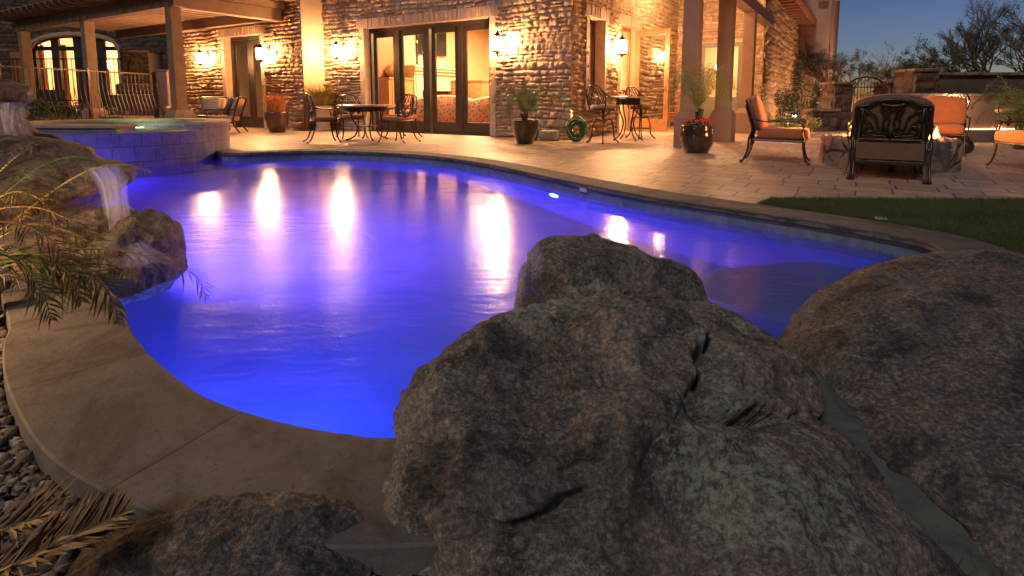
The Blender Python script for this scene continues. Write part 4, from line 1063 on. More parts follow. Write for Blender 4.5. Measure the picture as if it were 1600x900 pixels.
# ------------------------------------------------------------------ PLANTS
def frond(mb, pts, leaf=.16, n=26, width=.010, droop=.5, up=.3, r0=.008, seed=0, skip=.1, vee=.35, bare=0.0):
    """a feather leaf: rachis along pts, narrow folded leaflets on both sides"""
    rr = random.Random(seed); P_ = crom(pts, 8); nP = len(P_)
    mb.tube(P_, [r0 * (1 - .8 * i / nP) for i in range(nP)], 4)
    for i in range(n):
        u = skip + (1 - skip) * i / (n - 1) * .985; f = u * (nP - 1); k = int(f); q = P_[k].lerp(P_[min(k + 1, nP - 1)], f - k)
        t = (P_[min(k + 1, nP - 1)] - P_[max(k - 1, 0)]).normalized()
        side = t.cross(Vector((0, 0, 1)));
        if side.length < .05: side = Vector((1, 0, 0))
        side.normalize(); nrm = side.cross(t).normalized()
        ll = leaf * (math.sin(math.pi * min(1, .18 + u * .8)) ** .7) * rr.uniform(.8, 1.1)
        for s_ in (-1, 1):
            if rr.random() < bare: continue
            d = (side * s_ + t * rr.uniform(.4, 1.2) + nrm * (up + rr.uniform(-.3, .3)) + Vector((rr.gauss(0, .08), rr.gauss(0, .08), 0))).normalized()
            g = Vector((0, 0, -1)); a = q; m1 = q + d * ll * .5 + g * droop * ll * .10; e = q + d * ll + g * droop * ll * rr.uniform(.2, .95)
            wv = d.cross(nrm).normalized() * width * .5; fold = nrm * width * .25
            mb.add([a - wv * .4, a + wv * .4, m1 + wv, m1 - wv, m1 - fold, e, a - fold * .5], [(0, 6, 4, 3), (6, 1, 2, 4), (3, 4, 5), (4, 2, 5)])
def arch(base, az, L_, h, droop):
    d = Vector((math.cos(az), math.sin(az), 0)); b = Vector(base)
    return [b, b + d * L_ * .25 + Vector((0, 0, h * .6)), b + d * L_ * .6 + Vector((0, 0, h)), b + d * L_ * .9 + Vector((0, 0, h - droop * .5)), b + d * L_ + Vector((0, 0, h - droop))]
def potted_palm(label, loc, prof, potmat, nfr, L_, h, droop, leaf, seed, matl='leaf', flowers=False, trunk=.25, wd=.014, n=24):
    t = thing('potted_palm', label, 'potted plant', loc)
    MB().lathe(prof, 32).build('pot', M[potmat], t, True)
    zt = prof[-1][1]; rt = prof[-1][0]
    MB().lathe([(rt * .98, zt - .04), (.001, zt - .03)], 20, closed=False).build('soil', M['soil'], t)
    rr = random.Random(seed)
    if trunk:
        m_ = MB()
        for k in range(3): m_.tube([(rr.uniform(-.04, .04), rr.uniform(-.04, .04), zt - .05), (rr.uniform(-.07, .07), rr.uniform(-.06, .06), zt + trunk)], [.035, .03], 7)
        m_.build('trunk', M['bark'], t, True)
    for k in range(nfr):
        az = k * 2.399 + rr.uniform(-.3, .3); l_ = L_ * rr.uniform(.75, 1.1); hh = h * rr.uniform(.6, 1.15)
        m_ = MB(); frond(m_, arch((rr.uniform(-.03, .03), rr.uniform(-.03, .03), zt + trunk - .04), az, l_, hh, droop * rr.uniform(.6, 1.2)), leaf, n, wd, .5, .35, .006, seed + k)
        m_.build('frond', M[matl] if k % 3 else M['leafy'], t)
    if flowers:
        m_ = MB(); m2 = MB()
        for k in range(60):
            a = rr.uniform(0, 6.28); r_ = rr.uniform(.06, rt); m2.ball((r_ * math.cos(a), r_ * math.sin(a), zt + rr.uniform(0, .10)), .028, 4, (1.2, 1.2, .5))
            if rr.random() < .5: m_.ball((r_ * math.cos(a), r_ * math.sin(a), zt + rr.uniform(.08, .15)), .026, 4)
        m2.build('foliage', M['leaf'], t); m_.build('blossom', M['red'], t)
    return t
tall = [(.13, 0), (.16, .01), (.22, .18), (.25, .34), (.255, .42), (.265, .45), (.25, .46), (.225, .45), (.215, .42)]
potted_palm('bushy palm in a tall dark glazed pot right of the wide glass doors', (.25, 10.75, 0), tall, 'pot', 26, .62, .50, .30, .17, 21, trunk=.16, wd=.012, n=26)
roundp = [(.13, 0), (.18, .01), (.24, .12), (.265, .25), (.255, .36), (.235, .41), (.25, .435), (.235, .445), (.21, .44), (.20, .40)]
potted_palm('feathery palm and red flowers in a round dark pot before the porch column', (2.96, 8.95, 0), roundp, 'pot', 16, .62, .62, .42, .2, 33, flowers=True, trunk=.30, wd=.010, n=26)
t = thing('potted_grass', 'orange feathery grass in a brown glazed pot by the french doors', 'potted plant', (-6.1, 14.55, 0))
MB().lathe([(.17, 0), (.2, .01), (.27, .2), (.30, .4), (.29, .50), (.30, .53), (.27, .53), (.25, .5)], 28).build('pot', M['potc'], t, True)
MB().lathe([(.27, .5), (.001, .51)], 20, closed=False).build('soil', M['soil'], t)
def tuft(n, h, spread, w_, seed, z=0, r0=.06):
    rr = random.Random(seed); m_ = MB()
    for k in range(n):
        a = rr.uniform(0, 6.28); r_ = r0 * math.sqrt(rr.random()); hh = h * rr.uniform(.6, 1.1); s_ = spread * rr.uniform(.2, 1)
        b = Vector((r_ * math.cos(a), r_ * math.sin(a), z)); d = Vector((math.cos(a + rr.uniform(-.5, .5)), math.sin(a), 0)); sd_ = Vector((-d.y, d.x, 0)) * w_
        m1 = b + d * s_ * .35 + Vector((0, 0, hh * .6)); e = b + d * s_ + Vector((0, 0, hh))
        m_.add([b - sd_, b + sd_, m1 + sd_ * .8, m1 - sd_ * .8, e], [(0, 1, 2, 3), (3, 2, 4)])
    return m_
tuft(700, .5, .26, .005, 2, .5, .2).build('foliage', M['orgr'], t)
def clump(n, rx, ry, rz_, size, seed, cz=0):
    """leaf faces scattered through lobes of a crown"""
    rr = random.Random(seed); m_ = MB(); lobes = [(Vector((rr.uniform(-.6, .6) * rx, rr.uniform(-.6, .6) * ry, rr.uniform(-.5, .6) * rz_)), rr.uniform(.3, .6)) for _ in range(9)]
    for k in range(n):
        c, lr = rr.choice(lobes); v = Vector((rr.gauss(0, 1), rr.gauss(0, 1), rr.gauss(0, 1))).normalized() * rr.random() ** .4 * lr
        p = c + Vector((v.x * rx, v.y * ry, v.z * rz_)) + Vector((0, 0, cz)); d = Vector((rr.gauss(0, 1), rr.gauss(0, 1), rr.gauss(0, 1) * .6)).normalized(); s_ = d.orthogonal().normalized() * size * .3
        m_.add([p - d * size * .5, p + s_, p + d * size * .5, p - s_], [(0, 1, 2, 3)])
    return m_
def shrub(name, label, cat, loc, n, rx, ry, rz_, size, seed, mat, group=None, stemh=.3):
    t = thing(name, label, cat, loc, 0, group)
    clump(n, rx, ry, rz_, size, seed, rz_ * .9).build('foliage', M[mat], t)
    s_ = MB(); rr = random.Random(seed)
    for k in range(6): s_.tube([(rr.uniform(-.05, .05), rr.uniform(-.05, .05), 0), (rr.uniform(-.5, .5) * rx, rr.uniform(-.5, .5) * ry, rz_)], [.014, .006], 5)
    s_.build('stem', M['bark'], t); return t
t = thing('potted_bush', 'bright green wispy bush in a stone urn behind the left dining chair', 'potted plant', toW(-7.2, -.5, 0))
MB().lathe([(.2, 0), (.22, .05), (.16, .15), (.26, .42), (.30, .6), (.31, .68), (.27, .68), (.25, .62)], 24).build('pot', M['trim'], t, True)
MB().lathe([(.27, .64), (.001, .66)], 16, closed=False).build('soil', M['soil'], t)
tuft(900, .62, .62, .007, 5, .62, .2).build('foliage', M['leafy'], t)
t = thing('flower_pot', 'small green pot with a little plant beside the tall palm pot', 'flower pot', toW(-.62, -.55, 0))
MB().lathe([(.09, 0), (.12, .15), (.13, .22), (.11, .22)], 16).build('pot', M['potg'], t, True); tuft(60, .2, .08, .008, 3, .18, .07).build('foliage', M['leaf'], t)
t = thing('utility_box', 'grey rounded utility box against the stone wall between pot and hose', 'box', toW(-.30, -.42, 0), HA)
MB().box(-.2, .2, -.1, .1, 0, .22, .05).build('housing', M['white'], t, True); MB().lathe([(.08, 0), (.08, .02), (.06, .025)], 16, M=Matrix.Translation((0, -.1, .12)) @ Matrix.Rotation(R(90), 4, 'X')).build('lid', M['white'], t)
# hose: coils leaning against the wall corner
t = thing('garden_hose', 'coiled green garden hose leaning at the corner of the stone wall', 'hose', toW(.28, -.35, 0), HA + .55)
rr = random.Random(5); m_ = MB(); pts = []
for k in range(22 * 24):
    a = k / 24 * 2 * math.pi; l_ = k / 24
    if k % 24 == 0: oy_, oz_, ro_ = rr.uniform(-.03, .03), rr.uniform(-.03, .03), rr.uniform(.11, .25)
    rr_ = ro_ if k == 0 else rr_ * .93 + ro_ * .07; rad = rr_
    pts.append(Vector((rad * .82 * math.cos(a), -.10 + .15 * math.sin(l_ * 1.9) * .6 + .25 * (.26 - rad * math.sin(a)) * .3 , .265 + rad * math.sin(a) * 1.0 + .02 * math.sin(l_ * 3.1) - (.25 - rad) * .25)))
m_.tube(pts, .015, 6); m_.build('hose_coil', M['hose'], t, True)
m_ = MB(); m_.tube([Vector((.18 * math.cos(a / 12 * 3.14) + .015 * math.sin(a), -.27 - .01 * math.cos(a * .3), .28 + .22 * math.sin(a / 12 * 3.14))) for a in range(26)] + [Vector((.22, -.3, .12)), Vector((.26, -.33, .02)), Vector((.2, -.4, .015))], .010, 6).build('hose_end', M['hosey'], t, True)

# climbing vines and lit shrubs by the wing
for i, (px, py, d, n, rx, rz_) in enumerate([(1222, 196, 15.6, 1400, .32, .75), (1243, 196, 16.5, 1700, .28, 1.05), (1262, 196, 17.5, 1500, .36, .85)]):
    q = D(px, py, d); q.z = 0
    shrub('climbing_vine', ['bushy vine nearest the porch on the long stone wing', 'tall dark vine climbing the middle of the stone wing', 'dark vine at the far end of the stone wing'][i], 'vine', q, n, rx, .3, rz_, .06, 50 + i, 'leafk', 'vines climbing the stone wing')
q = G(1255, 213); q.x += .1
shrub('lit_shrub', 'pale green shrub lit by garden lamps beyond the left lounge chair', 'shrub', q, 900, .42, .35, .30, .045, 61, 'leafy')
q2 = G(1228, 206); shrub('lit_shrub', 'smaller green shrub between the lounge chair and the stone wing', 'shrub', q2, 600, .3, .3, .22, .045, 62, 'leaf')
shrub('shrub', 'small round green shrub under the path lamp by the gate', 'shrub', G(1322, 201), 500, .28, .2, .17, .04, 63, 'leaf')
def path_lamp(label, p, e):
    t = thing('path_lamp', label, 'garden lamp', p, 0, 'low garden path lamps')
    MB().tube([(0, 0, 0), (0, 0, .40)], .012, 6).build('stake', M['iron'], t)
    MB().lathe([(.085, .40), (.09, .405), (.02, .45), (.005, .455)], 16).build('hood', M['iron'], t)
    MB().lathe([(.001, .385), (.05, .385), (.055, .399), (.001, .399)], 12).build('lens', M['candle'], t)
    point('path_lamp_light', Vector(p) + Vector((0, 0, .36)), e, (1, .62, .30), .03)
path_lamp('garden path lamp shining on the pale shrub, right one', G(1272, 205) + Vector((0, -.1, 0)), 22)
path_lamp('garden path lamp inside the pale shrub, left one', G(1240, 203), 22)
for i, (x_, y_) in enumerate(((4.6, 10.2), (4.9, 14.5), (5.2, 20.0))):
    t = thing('garden_uplight', ['garden uplight by the nearest vine of the stone wing', 'garden uplight by the middle vine of the stone wing', 'garden uplight at the foot of the tall plaster block'][i], 'garden lamp', toW(x_, y_), 0, 'small uplights washing the stone wing')
    MB().tube([(0, 0, 0), (0, 0, .12)], .012, 6).build('stake', M['iron_d'], t); MB().lathe([(.03, .12), (.045, .2), (.04, .205), (.03, .15)], 12).build('lamp_head', M['iron_d'], t)
    point('garden_uplight_light', toW(x_, y_, .32), (55, 70, 160)[i], (1.0, .50, .22), .04)
path_lamp('path lamp standing by the iron gate', G(1313, 204), 6)
# ------------------------------------------------------------------ BACK WALLS, GATE
def wallbox(name, label, p, x0, x1, y0, y1, z1, stone=True, rz=0.0, cap=True, mat='plaster'):
    t = thing(name, label, 'wall' if 'wall' in name else 'pillar', p, rz)
    if stone:
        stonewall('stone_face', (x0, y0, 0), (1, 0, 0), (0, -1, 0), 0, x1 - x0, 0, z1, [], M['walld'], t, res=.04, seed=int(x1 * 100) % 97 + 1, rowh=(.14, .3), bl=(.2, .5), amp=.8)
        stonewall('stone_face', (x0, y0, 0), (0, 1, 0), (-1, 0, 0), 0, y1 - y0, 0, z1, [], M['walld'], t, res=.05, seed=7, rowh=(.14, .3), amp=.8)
        MB().box(x0, x1, y0 + .005, y1, 0, z1 - .01).build('core', M['plaster'], t)
    else: MB().box(x0, x1, y0, y1, 0, z1, .01).build('core', M[mat], t)
    if cap: MB().box(x0 - .06, x1 + .06, y0 - .09, y1 + .06, z1 + .002, z1 + .07, .015).build('wall_cap', M['rockf'], t)
    return t
GY = 15.3
X_ = lambda px, Y: (px - 800) / CF * Y * .985
def at(px, Y): return D(px, 155, Y).x
zt = lambda py, Y: D(800, py, Y).z
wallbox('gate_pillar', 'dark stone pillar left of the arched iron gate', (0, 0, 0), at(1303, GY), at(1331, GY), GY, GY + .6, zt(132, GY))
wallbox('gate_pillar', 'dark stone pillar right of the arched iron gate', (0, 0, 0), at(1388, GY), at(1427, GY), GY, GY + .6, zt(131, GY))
wallbox('planter_wall', 'low stone planter wall left of the gate behind the lit shrub', (0, 0, 0), at(1270, 14.9), at(1307, 14.9), 14.85, 15.25, zt(174, 14.9))
wallbox('chimney_pillar', 'broad stone pillar standing above the barbecue wall', (0, 0, 0), at(1426, 12.2), at(1461, 12.2), 12.2, 12.8, zt(112, 12.2))
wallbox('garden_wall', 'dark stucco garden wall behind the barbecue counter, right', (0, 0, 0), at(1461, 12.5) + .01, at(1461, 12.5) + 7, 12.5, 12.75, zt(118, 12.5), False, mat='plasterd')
t = thing('barbecue_counter', 'stucco outdoor counter lit by a lamp and a strip below its ledge', 'counter', (0, 0, 0))
cx0, cx1 = at(1440, 11.4), 14.0
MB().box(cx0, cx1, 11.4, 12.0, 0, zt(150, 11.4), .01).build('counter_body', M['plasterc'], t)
MB().box(cx0 - .06, cx1, 11.3, 12.05, zt(150, 11.4) + .002, zt(146, 11.4), .015).build('counter_top', M['rockf'], t)
MB().box(cx0 + .5, cx1, 11.12, 11.398, 0, .24, .01).build('step', M['plasterc'], t)
MB().box(cx0 + .5, cx1, 11.37, 11.385, .245, .255).build('light_strip', emat('warm_strip', (1, .6, .28), 2.5), t)
# ground lamp strip glow at the counter foot
area('counter_strip_light', (9.9, 11.30, .26), .05, .8, WARM, (R(35), 0, 0)).data.shape = 'RECTANGLE'
t = thing('counter_lamp', 'small bright lamp on the counter wall behind the metal bar stool', 'lamp', D(1492, 156, 11.34))
MB().box(-.04, .04, 0, .05, -.06, .06, .01).build('bracket', M['iron_d'], t); MB().ball((0, -.05, 0), .055, 8).build('bulb', M['candle'], t, True)
point('counter_lamp_light', D(1492, 156, 11.2), 5, (1, .62, .3), .05)
b2 = bar_stool('cush'); b2.location = (at(1486, 10.9), 10.9, -.17); b2['label'] = 'metal bar stool with fan back against the lit counter wall beyond the fire'
b2.location.z = 0; b2.scale = (.88,) * 3; b2.rotation_euler = (0, 0, -.25)
dup(b2, (at(1572, 11.0), 10.9, 0), .9, 'metal bar stool at the counter near the right picture edge', scale=.88)
# arched gate
gt = thing('iron_gate', 'arched black iron gate between two dark stone pillars', 'gate', (0, GY + .2, 0))
gx0, gx1 = at(1331, GY), at(1387, GY); ga, gb = (gx0 + gx1) / 2, (gx1 - gx0) / 2; zs = zt(136, GY); za = zt(120, GY)
m_ = MB().tube([(gx0, 0, 0), (gx0, 0, zs)], .022, 6).tube([(gx1, 0, 0), (gx1, 0, zs)], .022, 6).tube([(gx0, 0, .05), (gx1, 0, .05)], .018, 6).tube([(gx0, 0, zs), (gx1, 0, zs)], .014, 6)
m_.tube([(ga - gb * math.cos(math.pi * k / 20), 0, zs + (za - zs) * math.sin(math.pi * k / 20)) for k in range(21)], .02, 6)
m_.build('gate_frame', M['iron_d'], gt)
for k in range(1, 11):
    x = gx0 + (gx1 - gx0) * k / 11; zz = zs + (za - zs) * math.sqrt(max(0, 1 - ((x - ga) / gb) ** 2))
    b_ = MB().tube([(x, 0, .05), (x, 0, zz)], .008, 5)
    if k % 2: b_.ball((x, 0, zs * .75), .02, 5)
    b_.build('bar', M['iron_d'], gt)
wallbox('garden_wall', 'dark low wall seen through the arched gate', (0, 0, 0), at(1290, 24), at(1440, 24), 24, 24.3, zt(150, 24), False)
# black object by the pit
t = thing('propane_cover', 'small round black object on the paving right of the fire pit', 'cover', G(1508, 240))
m_ = MB().ball((0, 0, .11), .125, 10, (.9, .8, .95)); m_.build('body', M['black'], t, True); MB().tube(crom([(-.05, 0, .22), (0, 0, .27), (.05, 0, .22)], 4), .012, 6).build('handle', M['black'], t)
# palm at the right edge
t = thing('garden_palm', 'feathery green palm at the right picture edge before the counter', 'palm', (at(1600, 9.6), 9.6, 0))
MB().tube([(0, 0, 0), (.02, 0, .35)], [.08, .06], 8).build('trunk', M['bark'], t, True)
rr = random.Random(12)
for k in range(16):
    m_ = MB(); frond(m_, arch((0, 0, .32), k * 2.4, rr.uniform(.55, .8), rr.uniform(.4, .9), rr.uniform(.2, .4)), .2, 26, .012, .5, .3, .007, k); m_.build('frond', M['leaf'], t)

# trees against the dusk sky
def tree(name, label, loc, H_, spread, seed, trunks=3, dens=5, leafn=7, leafs=.05, lean=(0, 0), mat='leafk', lev=5):
    rr = random.Random(seed); t = thing(name, label, 'tree', loc, 0, 'desert trees beyond the garden wall'); tr = MB(); tips = []
    def grow(p, d, L_, r, l):
        q = p + d * L_; mid = p + d * L_ * .5 + Vector((rr.uniform(-1, 1), rr.uniform(-1, 1), rr.uniform(-.5, .5))) * L_ * .07
        tr.tube([p, mid, q], [r, r * .85, r * .7], 5 if l > 1 else 3, cap=False)
        if l <= 2: tips.append((p, q, d))
        if l == 0: return
        for k in range(rr.choice([2, 3, 3]) if l > 1 else dens):
            a = Vector((rr.gauss(0, 1), rr.gauss(0, 1), rr.gauss(0, .6))).normalized(); nd = (d + a * rr.uniform(.45, .8) * spread + Vector((0, 0, .12))).normalized()
            grow(p + (q - p) * (rr.uniform(.55, 1) if l > 0 else 1), nd, L_ * rr.uniform(.6, .82), r * .62, l - 1)
    for k in range(trunks):
        a = k * 2.4 + rr.random(); grow(Vector((rr.uniform(-.1, .1), rr.uniform(-.1, .1), 0)), Vector((math.cos(a) * .5 * spread + lean[0], math.sin(a) * .4 * spread + lean[1], 1)).normalized(), H_ * .3, H_ * .011, lev)
    tr.build('trunk', M['bark'], t)
    cr = MB()
    for (p, q, d) in tips:
        for k in range(leafn):
            c = p.lerp(q, rr.uniform(.1, 1.1)) + Vector((rr.gauss(0, .03), rr.gauss(0, .03), rr.gauss(0, .03))) * H_ * .3; dd = Vector((rr.gauss(0, 1), rr.gauss(0, 1), rr.gauss(0, 1))).normalized(); s_ = dd.orthogonal().normalized() * leafs * .22
            cr.add([c - dd * leafs * .5, c + s_, c + dd * leafs * .5, c - s_], [(0, 1, 2, 3)])
    cr.build('crown', M[mat], t)
    return t
tree('mesquite_tree', 'small spiky tree between the tall house wall and the arched gate', (at(1312, 24), 24, 0), 4.2, 1.1, 3, 5, 7, 5, .07, (.2, 0))
tree('mesquite_tree', 'dense dark spreading tree right of the gate above the stone pillar', (at(1448, 20), 20, 0), 3.5, 1.3, 14, 5, 6, 9, .07)
tree('mesquite_tree', 'loose tree with bare tips left of the dense dark tree', (at(1412, 22), 22, 0), 3.8, 1.25, 8, 3, 4, 2, .06, (-.1, 0))
tree('mesquite_tree', 'tall airy tree above the garden wall near the right edge', (at(1548, 20), 20, 0), 5.2, .85, 23, 5, 5, 10, .055)
tree('mesquite_tree', 'tall airy tree cut by the right picture edge', (at(1620, 19), 19, 0), 5.0, .95, 29, 5, 5, 10, .055)

# ================================================================== BOULDERS
def proj(V):                     # picture coordinates of world points (for placing cracks)
    X, Y, Z = V[:, 0], V[:, 1], V[:, 2] - CH
    fw = Y * math.cos(CP) - Z * math.sin(CP); up = Y * math.sin(CP) + Z * math.cos(CP)
    return 800 + CF * X / fw, CCY - CF * up / fw
def boulder(name, label, ells, k, sub, mat, seed, amp=.03, freq=3.0, grooves=(), cat='boulder', group=None, ctr=None, fine=.006, floor=None, facets=9):
    """smooth union of ellipsoids, weathered with several sizes of relief"""
    ctr = np.array(ctr if ctr is not None else ells[0][0], float)
    bm = bmesh.new(); bmesh.ops.create_icosphere(bm, subdivisions=sub, radius=1)
    Dn = np.array([v.co[:] for v in bm.verts]); F = np.array([[v.index for v in f.verts] for f in bm.faces]); bm.free()
    Dn /= np.linalg.norm(Dn, axis=1)[:, None]
    def sdf(P_):
        acc = None
        for e in ells:
            c = np.array(e[0]); r = np.array(e[1], float); q = P_ - c
            if len(e) > 2: a = e[2]; q = np.stack([q[:, 0] * math.cos(a) + q[:, 1] * math.sin(a), -q[:, 0] * math.sin(a) + q[:, 1] * math.cos(a), q[:, 2]], 1)
            pw = 2.5
            n_ = (np.abs(q / r) ** pw).sum(1) ** (1 / pw); d = (n_ - 1) * r.min()
            if acc is None: acc = d
            else:
                h = np.clip(.5 + .5 * (acc - d) / k, 0, 1); acc = acc * (1 - h) + d * h - k * h * (1 - h)
        return acc
    lo = np.zeros(len(Dn)); hi = np.full(len(Dn), 2.5)
    for _ in range(22):
        mid = (lo + hi) / 2; s_ = sdf(ctr + Dn * mid[:, None]); ins = s_ < 0; lo = np.where(ins, mid, lo); hi = np.where(ins, hi, mid)
    P_ = ctr + Dn * lo[:, None]
    rel = amp * 1.3 * fbm(P_ * freq, 3, seed) + amp * .55 * ridged(P_ * freq * 2.3 + fbm(P_ * 5, 2, seed)[:, None] * .25, 4, seed + 3) + fine * fbm(P_ * 34, 4, seed + 6, .6)
    # split faces: slice off a few caps, leaving flat breaks with edges
    rng = np.random.RandomState(seed)
    for _ in range(facets):
        nn = rng.normal(size=3); nn[1] = -abs(nn[1]) * .7; nn[2] = abs(nn[2]) * .9 + .15; nn /= np.linalg.norm(nn); sp_ = (P_ - ctr) @ nn; lim = sp_.max() * rng.uniform(.82, .94); ex = np.maximum(sp_ - lim - .012 * fbm(P_ * 9, 2, seed + 60), 0); P_ = P_ - nn * (ex * .8)[:, None]
    for _ in range(7):
        nn = rng.normal(size=3); nn /= np.linalg.norm(nn); w_ = (Dn @ nn); rel -= amp * .9 * np.clip((w_ - .8) / .2, 0, 1)
    P_ = P_ + Dn * rel[:, None]
    if grooves:
        px, py = proj(P_); front = Dn[:, 1] < .45
        for line, wd, dep, over in grooves:
            best = np.full(len(P_), 1e9); sgn = np.zeros(len(P_)); prm = np.zeros(len(P_)); nseg = len(line) - 1
            wob = 5.0 * fbm(P_ * 7, 2, seed + 40)
            for i in range(nseg):
                a = np.array(line[i], float); b = np.array(line[i + 1], float); ab = b - a
                qx = px + wob - a[0]; qy = py + wob * .7 - a[1]; t = np.clip((qx * ab[0] + qy * ab[1]) / (ab @ ab), 0, 1)
                dx = qx - ab[0] * t; dy = qy - ab[1] * t; d = np.hypot(dx, dy); m_ = d < best
                best = np.where(m_, d, best); sgn = np.where(m_, np.sign(ab[0] * qy - ab[1] * qx), sgn); prm = np.where(m_, (i + t) / nseg, prm)
            fade = np.clip(np.minimum(prm, 1 - prm) * 6, .25, 1)
            g = np.exp(-(best / wd) ** 2) * dep * fade
            below = np.clip(sgn, 0, 1) * np.exp(-(best / (wd * over)) ** 2) * dep * .8 * fade if over else 0
            lip = np.clip(-sgn, 0, 1) * np.exp(-((best - wd * 2.2) / (wd * 2)) ** 2) * dep * .35 * fade
            P_ = P_ + Dn * ((-np.maximum(g, below) + lip) * front)[:, None]
    if floor is not None: P_[:, 2] = np.maximum(P_[:, 2], floor)
    o = npmesh(name, P_, F, mat, None, smooth=True); tag(o, label, cat, group); return o

boulder('boulder', 'largest brown lichen-spotted boulder, front centre, at the pool edge',
        [((.18, 1.34, -.13), (.465, .36, .40)), ((-.04, 1.15, -.18), (.265, .24, .33)), ((.3, 1.08, -.28), (.36, .26, .34)), ((-.08, 1.05, -.24), (.2, .19, .26)), ((.30, 1.52, .04), (.30, .22, .22)), ((.52, 1.42, .03), (.25, .22, .19)), ((.57, 1.10, -.2), (.27, .27, .34)),
         ((.15, 1.38, .06), (.26, .24, .19)), ((.45, 1.50, .07), (.26, .21, .21))],
        .05, 8, M['rock'], 5, .034, 3.2, ctr=(.24, 1.32, -.1), fine=.007, facets=5, grooves=[
        ([(1073, 618), (1095, 640), (1130, 652), (1165, 650), (1200, 655), (1262, 652)], 8, .062, 2.0),
        ([(1080, 615), (1098, 590), (1092, 560), (1110, 535), (1120, 500)], 7, .04, 0),
        ([(672, 770), (720, 800), (790, 825), (850, 805), (880, 780), (940, 765)], 7, .055, 3.0),
        ([(870, 745), (905, 728), (950, 725)], 6, .03, 2.5),
        ([(1075, 622), (1060, 660), (1020, 690), (1000, 740)], 6, .012, 0),
        ([(610, 712), (650, 712), (668, 740), (680, 790)], 6, .012, 2.0)])
boulder('boulder', 'rounded middle-sized boulder behind the largest one, rising from the water',
        [((.25, 1.98, .04), (.26, .25, .31)), ((.45, 1.95, .01), (.26, .23, .29)), ((.60, 1.93, -.12), (.19, .2, .25)), ((.16, 1.93, -.02), (.15, .2, .22))],
          .07, 8, M['rock'], 12, .015, 3.6, facets=4, ctr=(.33, 1.96, 0), fine=.004, grooves=[([(870, 480), (930, 482), (985, 462), (1030, 470), (1110, 482)], 5, .02, 1.5), ([(830, 455), (845, 478)], 4, .012, 0)])
boulder('boulder', 'huge smooth grey granite boulder filling the lower right corner',
        [((1.70, 1.62, -.26), (.84, .62, .52)), ((1.32, 1.40, -.33), (.54, .5, .48)), ((1.88, 1.95, -.15), (.7, .5, .42)), ((1.08, 1.2, -.24), (.32, .28, .31))],
        .12, 8, M['rock2'], 21, .018, 1.9, facets=4, ctr=(1.5, 1.6, -.2), fine=.006, grooves=[([(1395, 742), (1430, 770), (1450, 790), (1500, 825), (1520, 860)], 7, .02, 2.0)])
boulder('boulder', 'low dark boulder at the bottom edge, left, partly under the coping',
        [((-.53, .98, -.12), (.26, .15, .18)), ((-.41, .99, -.13), (.15, .13, .155)), ((-.77, .98, -.18), (.2, .14, .15))],
        .05, 7, M['rock2'], 31, .008, 5, ctr=(-.52, .98, -.14), fine=.003)
# mortar fillet between the two big boulders
M['mortar'] = pmat('grey_green_mortar', (.105, .112, .094), (.07, .076, .064), 9, .9, 0, .7, 40)
mo = boulder('mortar_fillet', None, [((.83, 1.30, -.15), (.14, .34, .20), .1), ((.79, 1.58, -.085), (.12, .26, .2), .0), ((.86, 1.04, -.24), (.15, .24, .2))], .06, 6, M['mortar'], 44, .008, 5, ctr=(.84, 1.36, -.2), cat=None)
tag(mo, kind='structure')

# ------------------------------------------------------------------ ROCKS OF THE FALLS
wet = M['rockw']
def rk(label, ells, seed, k=.05, sub=6, amp=.02, freq=4, ctr=None, gr=()):
    return boulder('waterfall_rock', label, ells, k, sub, wet, seed, amp, freq, cat='rock', group=None, ctr=ctr, fine=.006, grooves=gr)
rk('golden rounded rock at the waterline, rightmost of the waterfall pile', [((-2.12, 3.05, -.08), (.2, .3, .30)), ((-2.02, 2.9, -.16), (.15, .2, .2))], 3, ctr=(-2.08, 3.0, -.1), sub=7, gr=[([(205, 368), (235, 385), (262, 392)], 5, .018, 1.5)])
rk('dark wet rock below the right fall, in front of the pile', [((-2.12, 2.76, -.12), (.22, .18, .18)), ((-2.38, 2.72, -.1), (.2, .2, .17))], 6, ctr=(-2.15, 2.76, -.12), sub=7)
rk('speckled rock behind the falling water under the ledge', [((-2.52, 3.32, -.05), (.28, .26, .25)), ((-2.7, 3.2, -.05), (.3, .3, .24))], 9, ctr=(-2.5, 3.3, -.08), sub=7)
rk('flat overhanging ledge rock that sheds the right fall', [((-2.86, 3.66, .33), (.26, .34, .115)), ((-3.1, 3.62, .29), (.38, .34, .14)), ((-3.4, 3.75, .33), (.36, .34, .13))], 12, ctr=(-3.05, 3.64, .31), sub=7, amp=.016)
rk('broad low slab behind the ledge, wet and brown', [((-4.05, 4.5, .38), (.5, .5, .13)), ((-4.5, 4.7, .38), (.6, .5, .15))], 15, ctr=(-4.2, 4.6, .36), sub=7, amp=.02)
rk('purple lit capstone at the left picture edge that sheds the upper fall', [((-5.38, 5.75, .90), (.34, .34, .14)), ((-5.75, 5.8, .92), (.45, .4, .17))], 18, ctr=(-5.4, 5.8, .88), amp=.02)
rk('dark rock column under the upper capstone', [((-5.75, 6.1, .25), (.5, .35, .55)), ((-5.4, 6.2, .1), (.45, .3, .4))], 21, ctr=(-5.7, 6.1, .2))
rk('brown boulder under the ledge, half hidden by palm leaves', [((-3.15, 3.35, -.05), (.42, .38, .30)), ((-3.6, 3.5, 0), (.4, .4, .3))], 24, ctr=(-3.3, 3.4, -.05))
rk('dark boulder filling the gap below the brown slab', [((-3.7, 4.2, .0), (.5, .4, .3)), ((-4.6, 5.2, .05), (.8, .6, .32))], 27, ctr=(-4.0, 4.5, 0))
rk('small rock in the palm bed beside the coping', [((-2.45, 2.35, -.05), (.2, .16, .12))], 30)
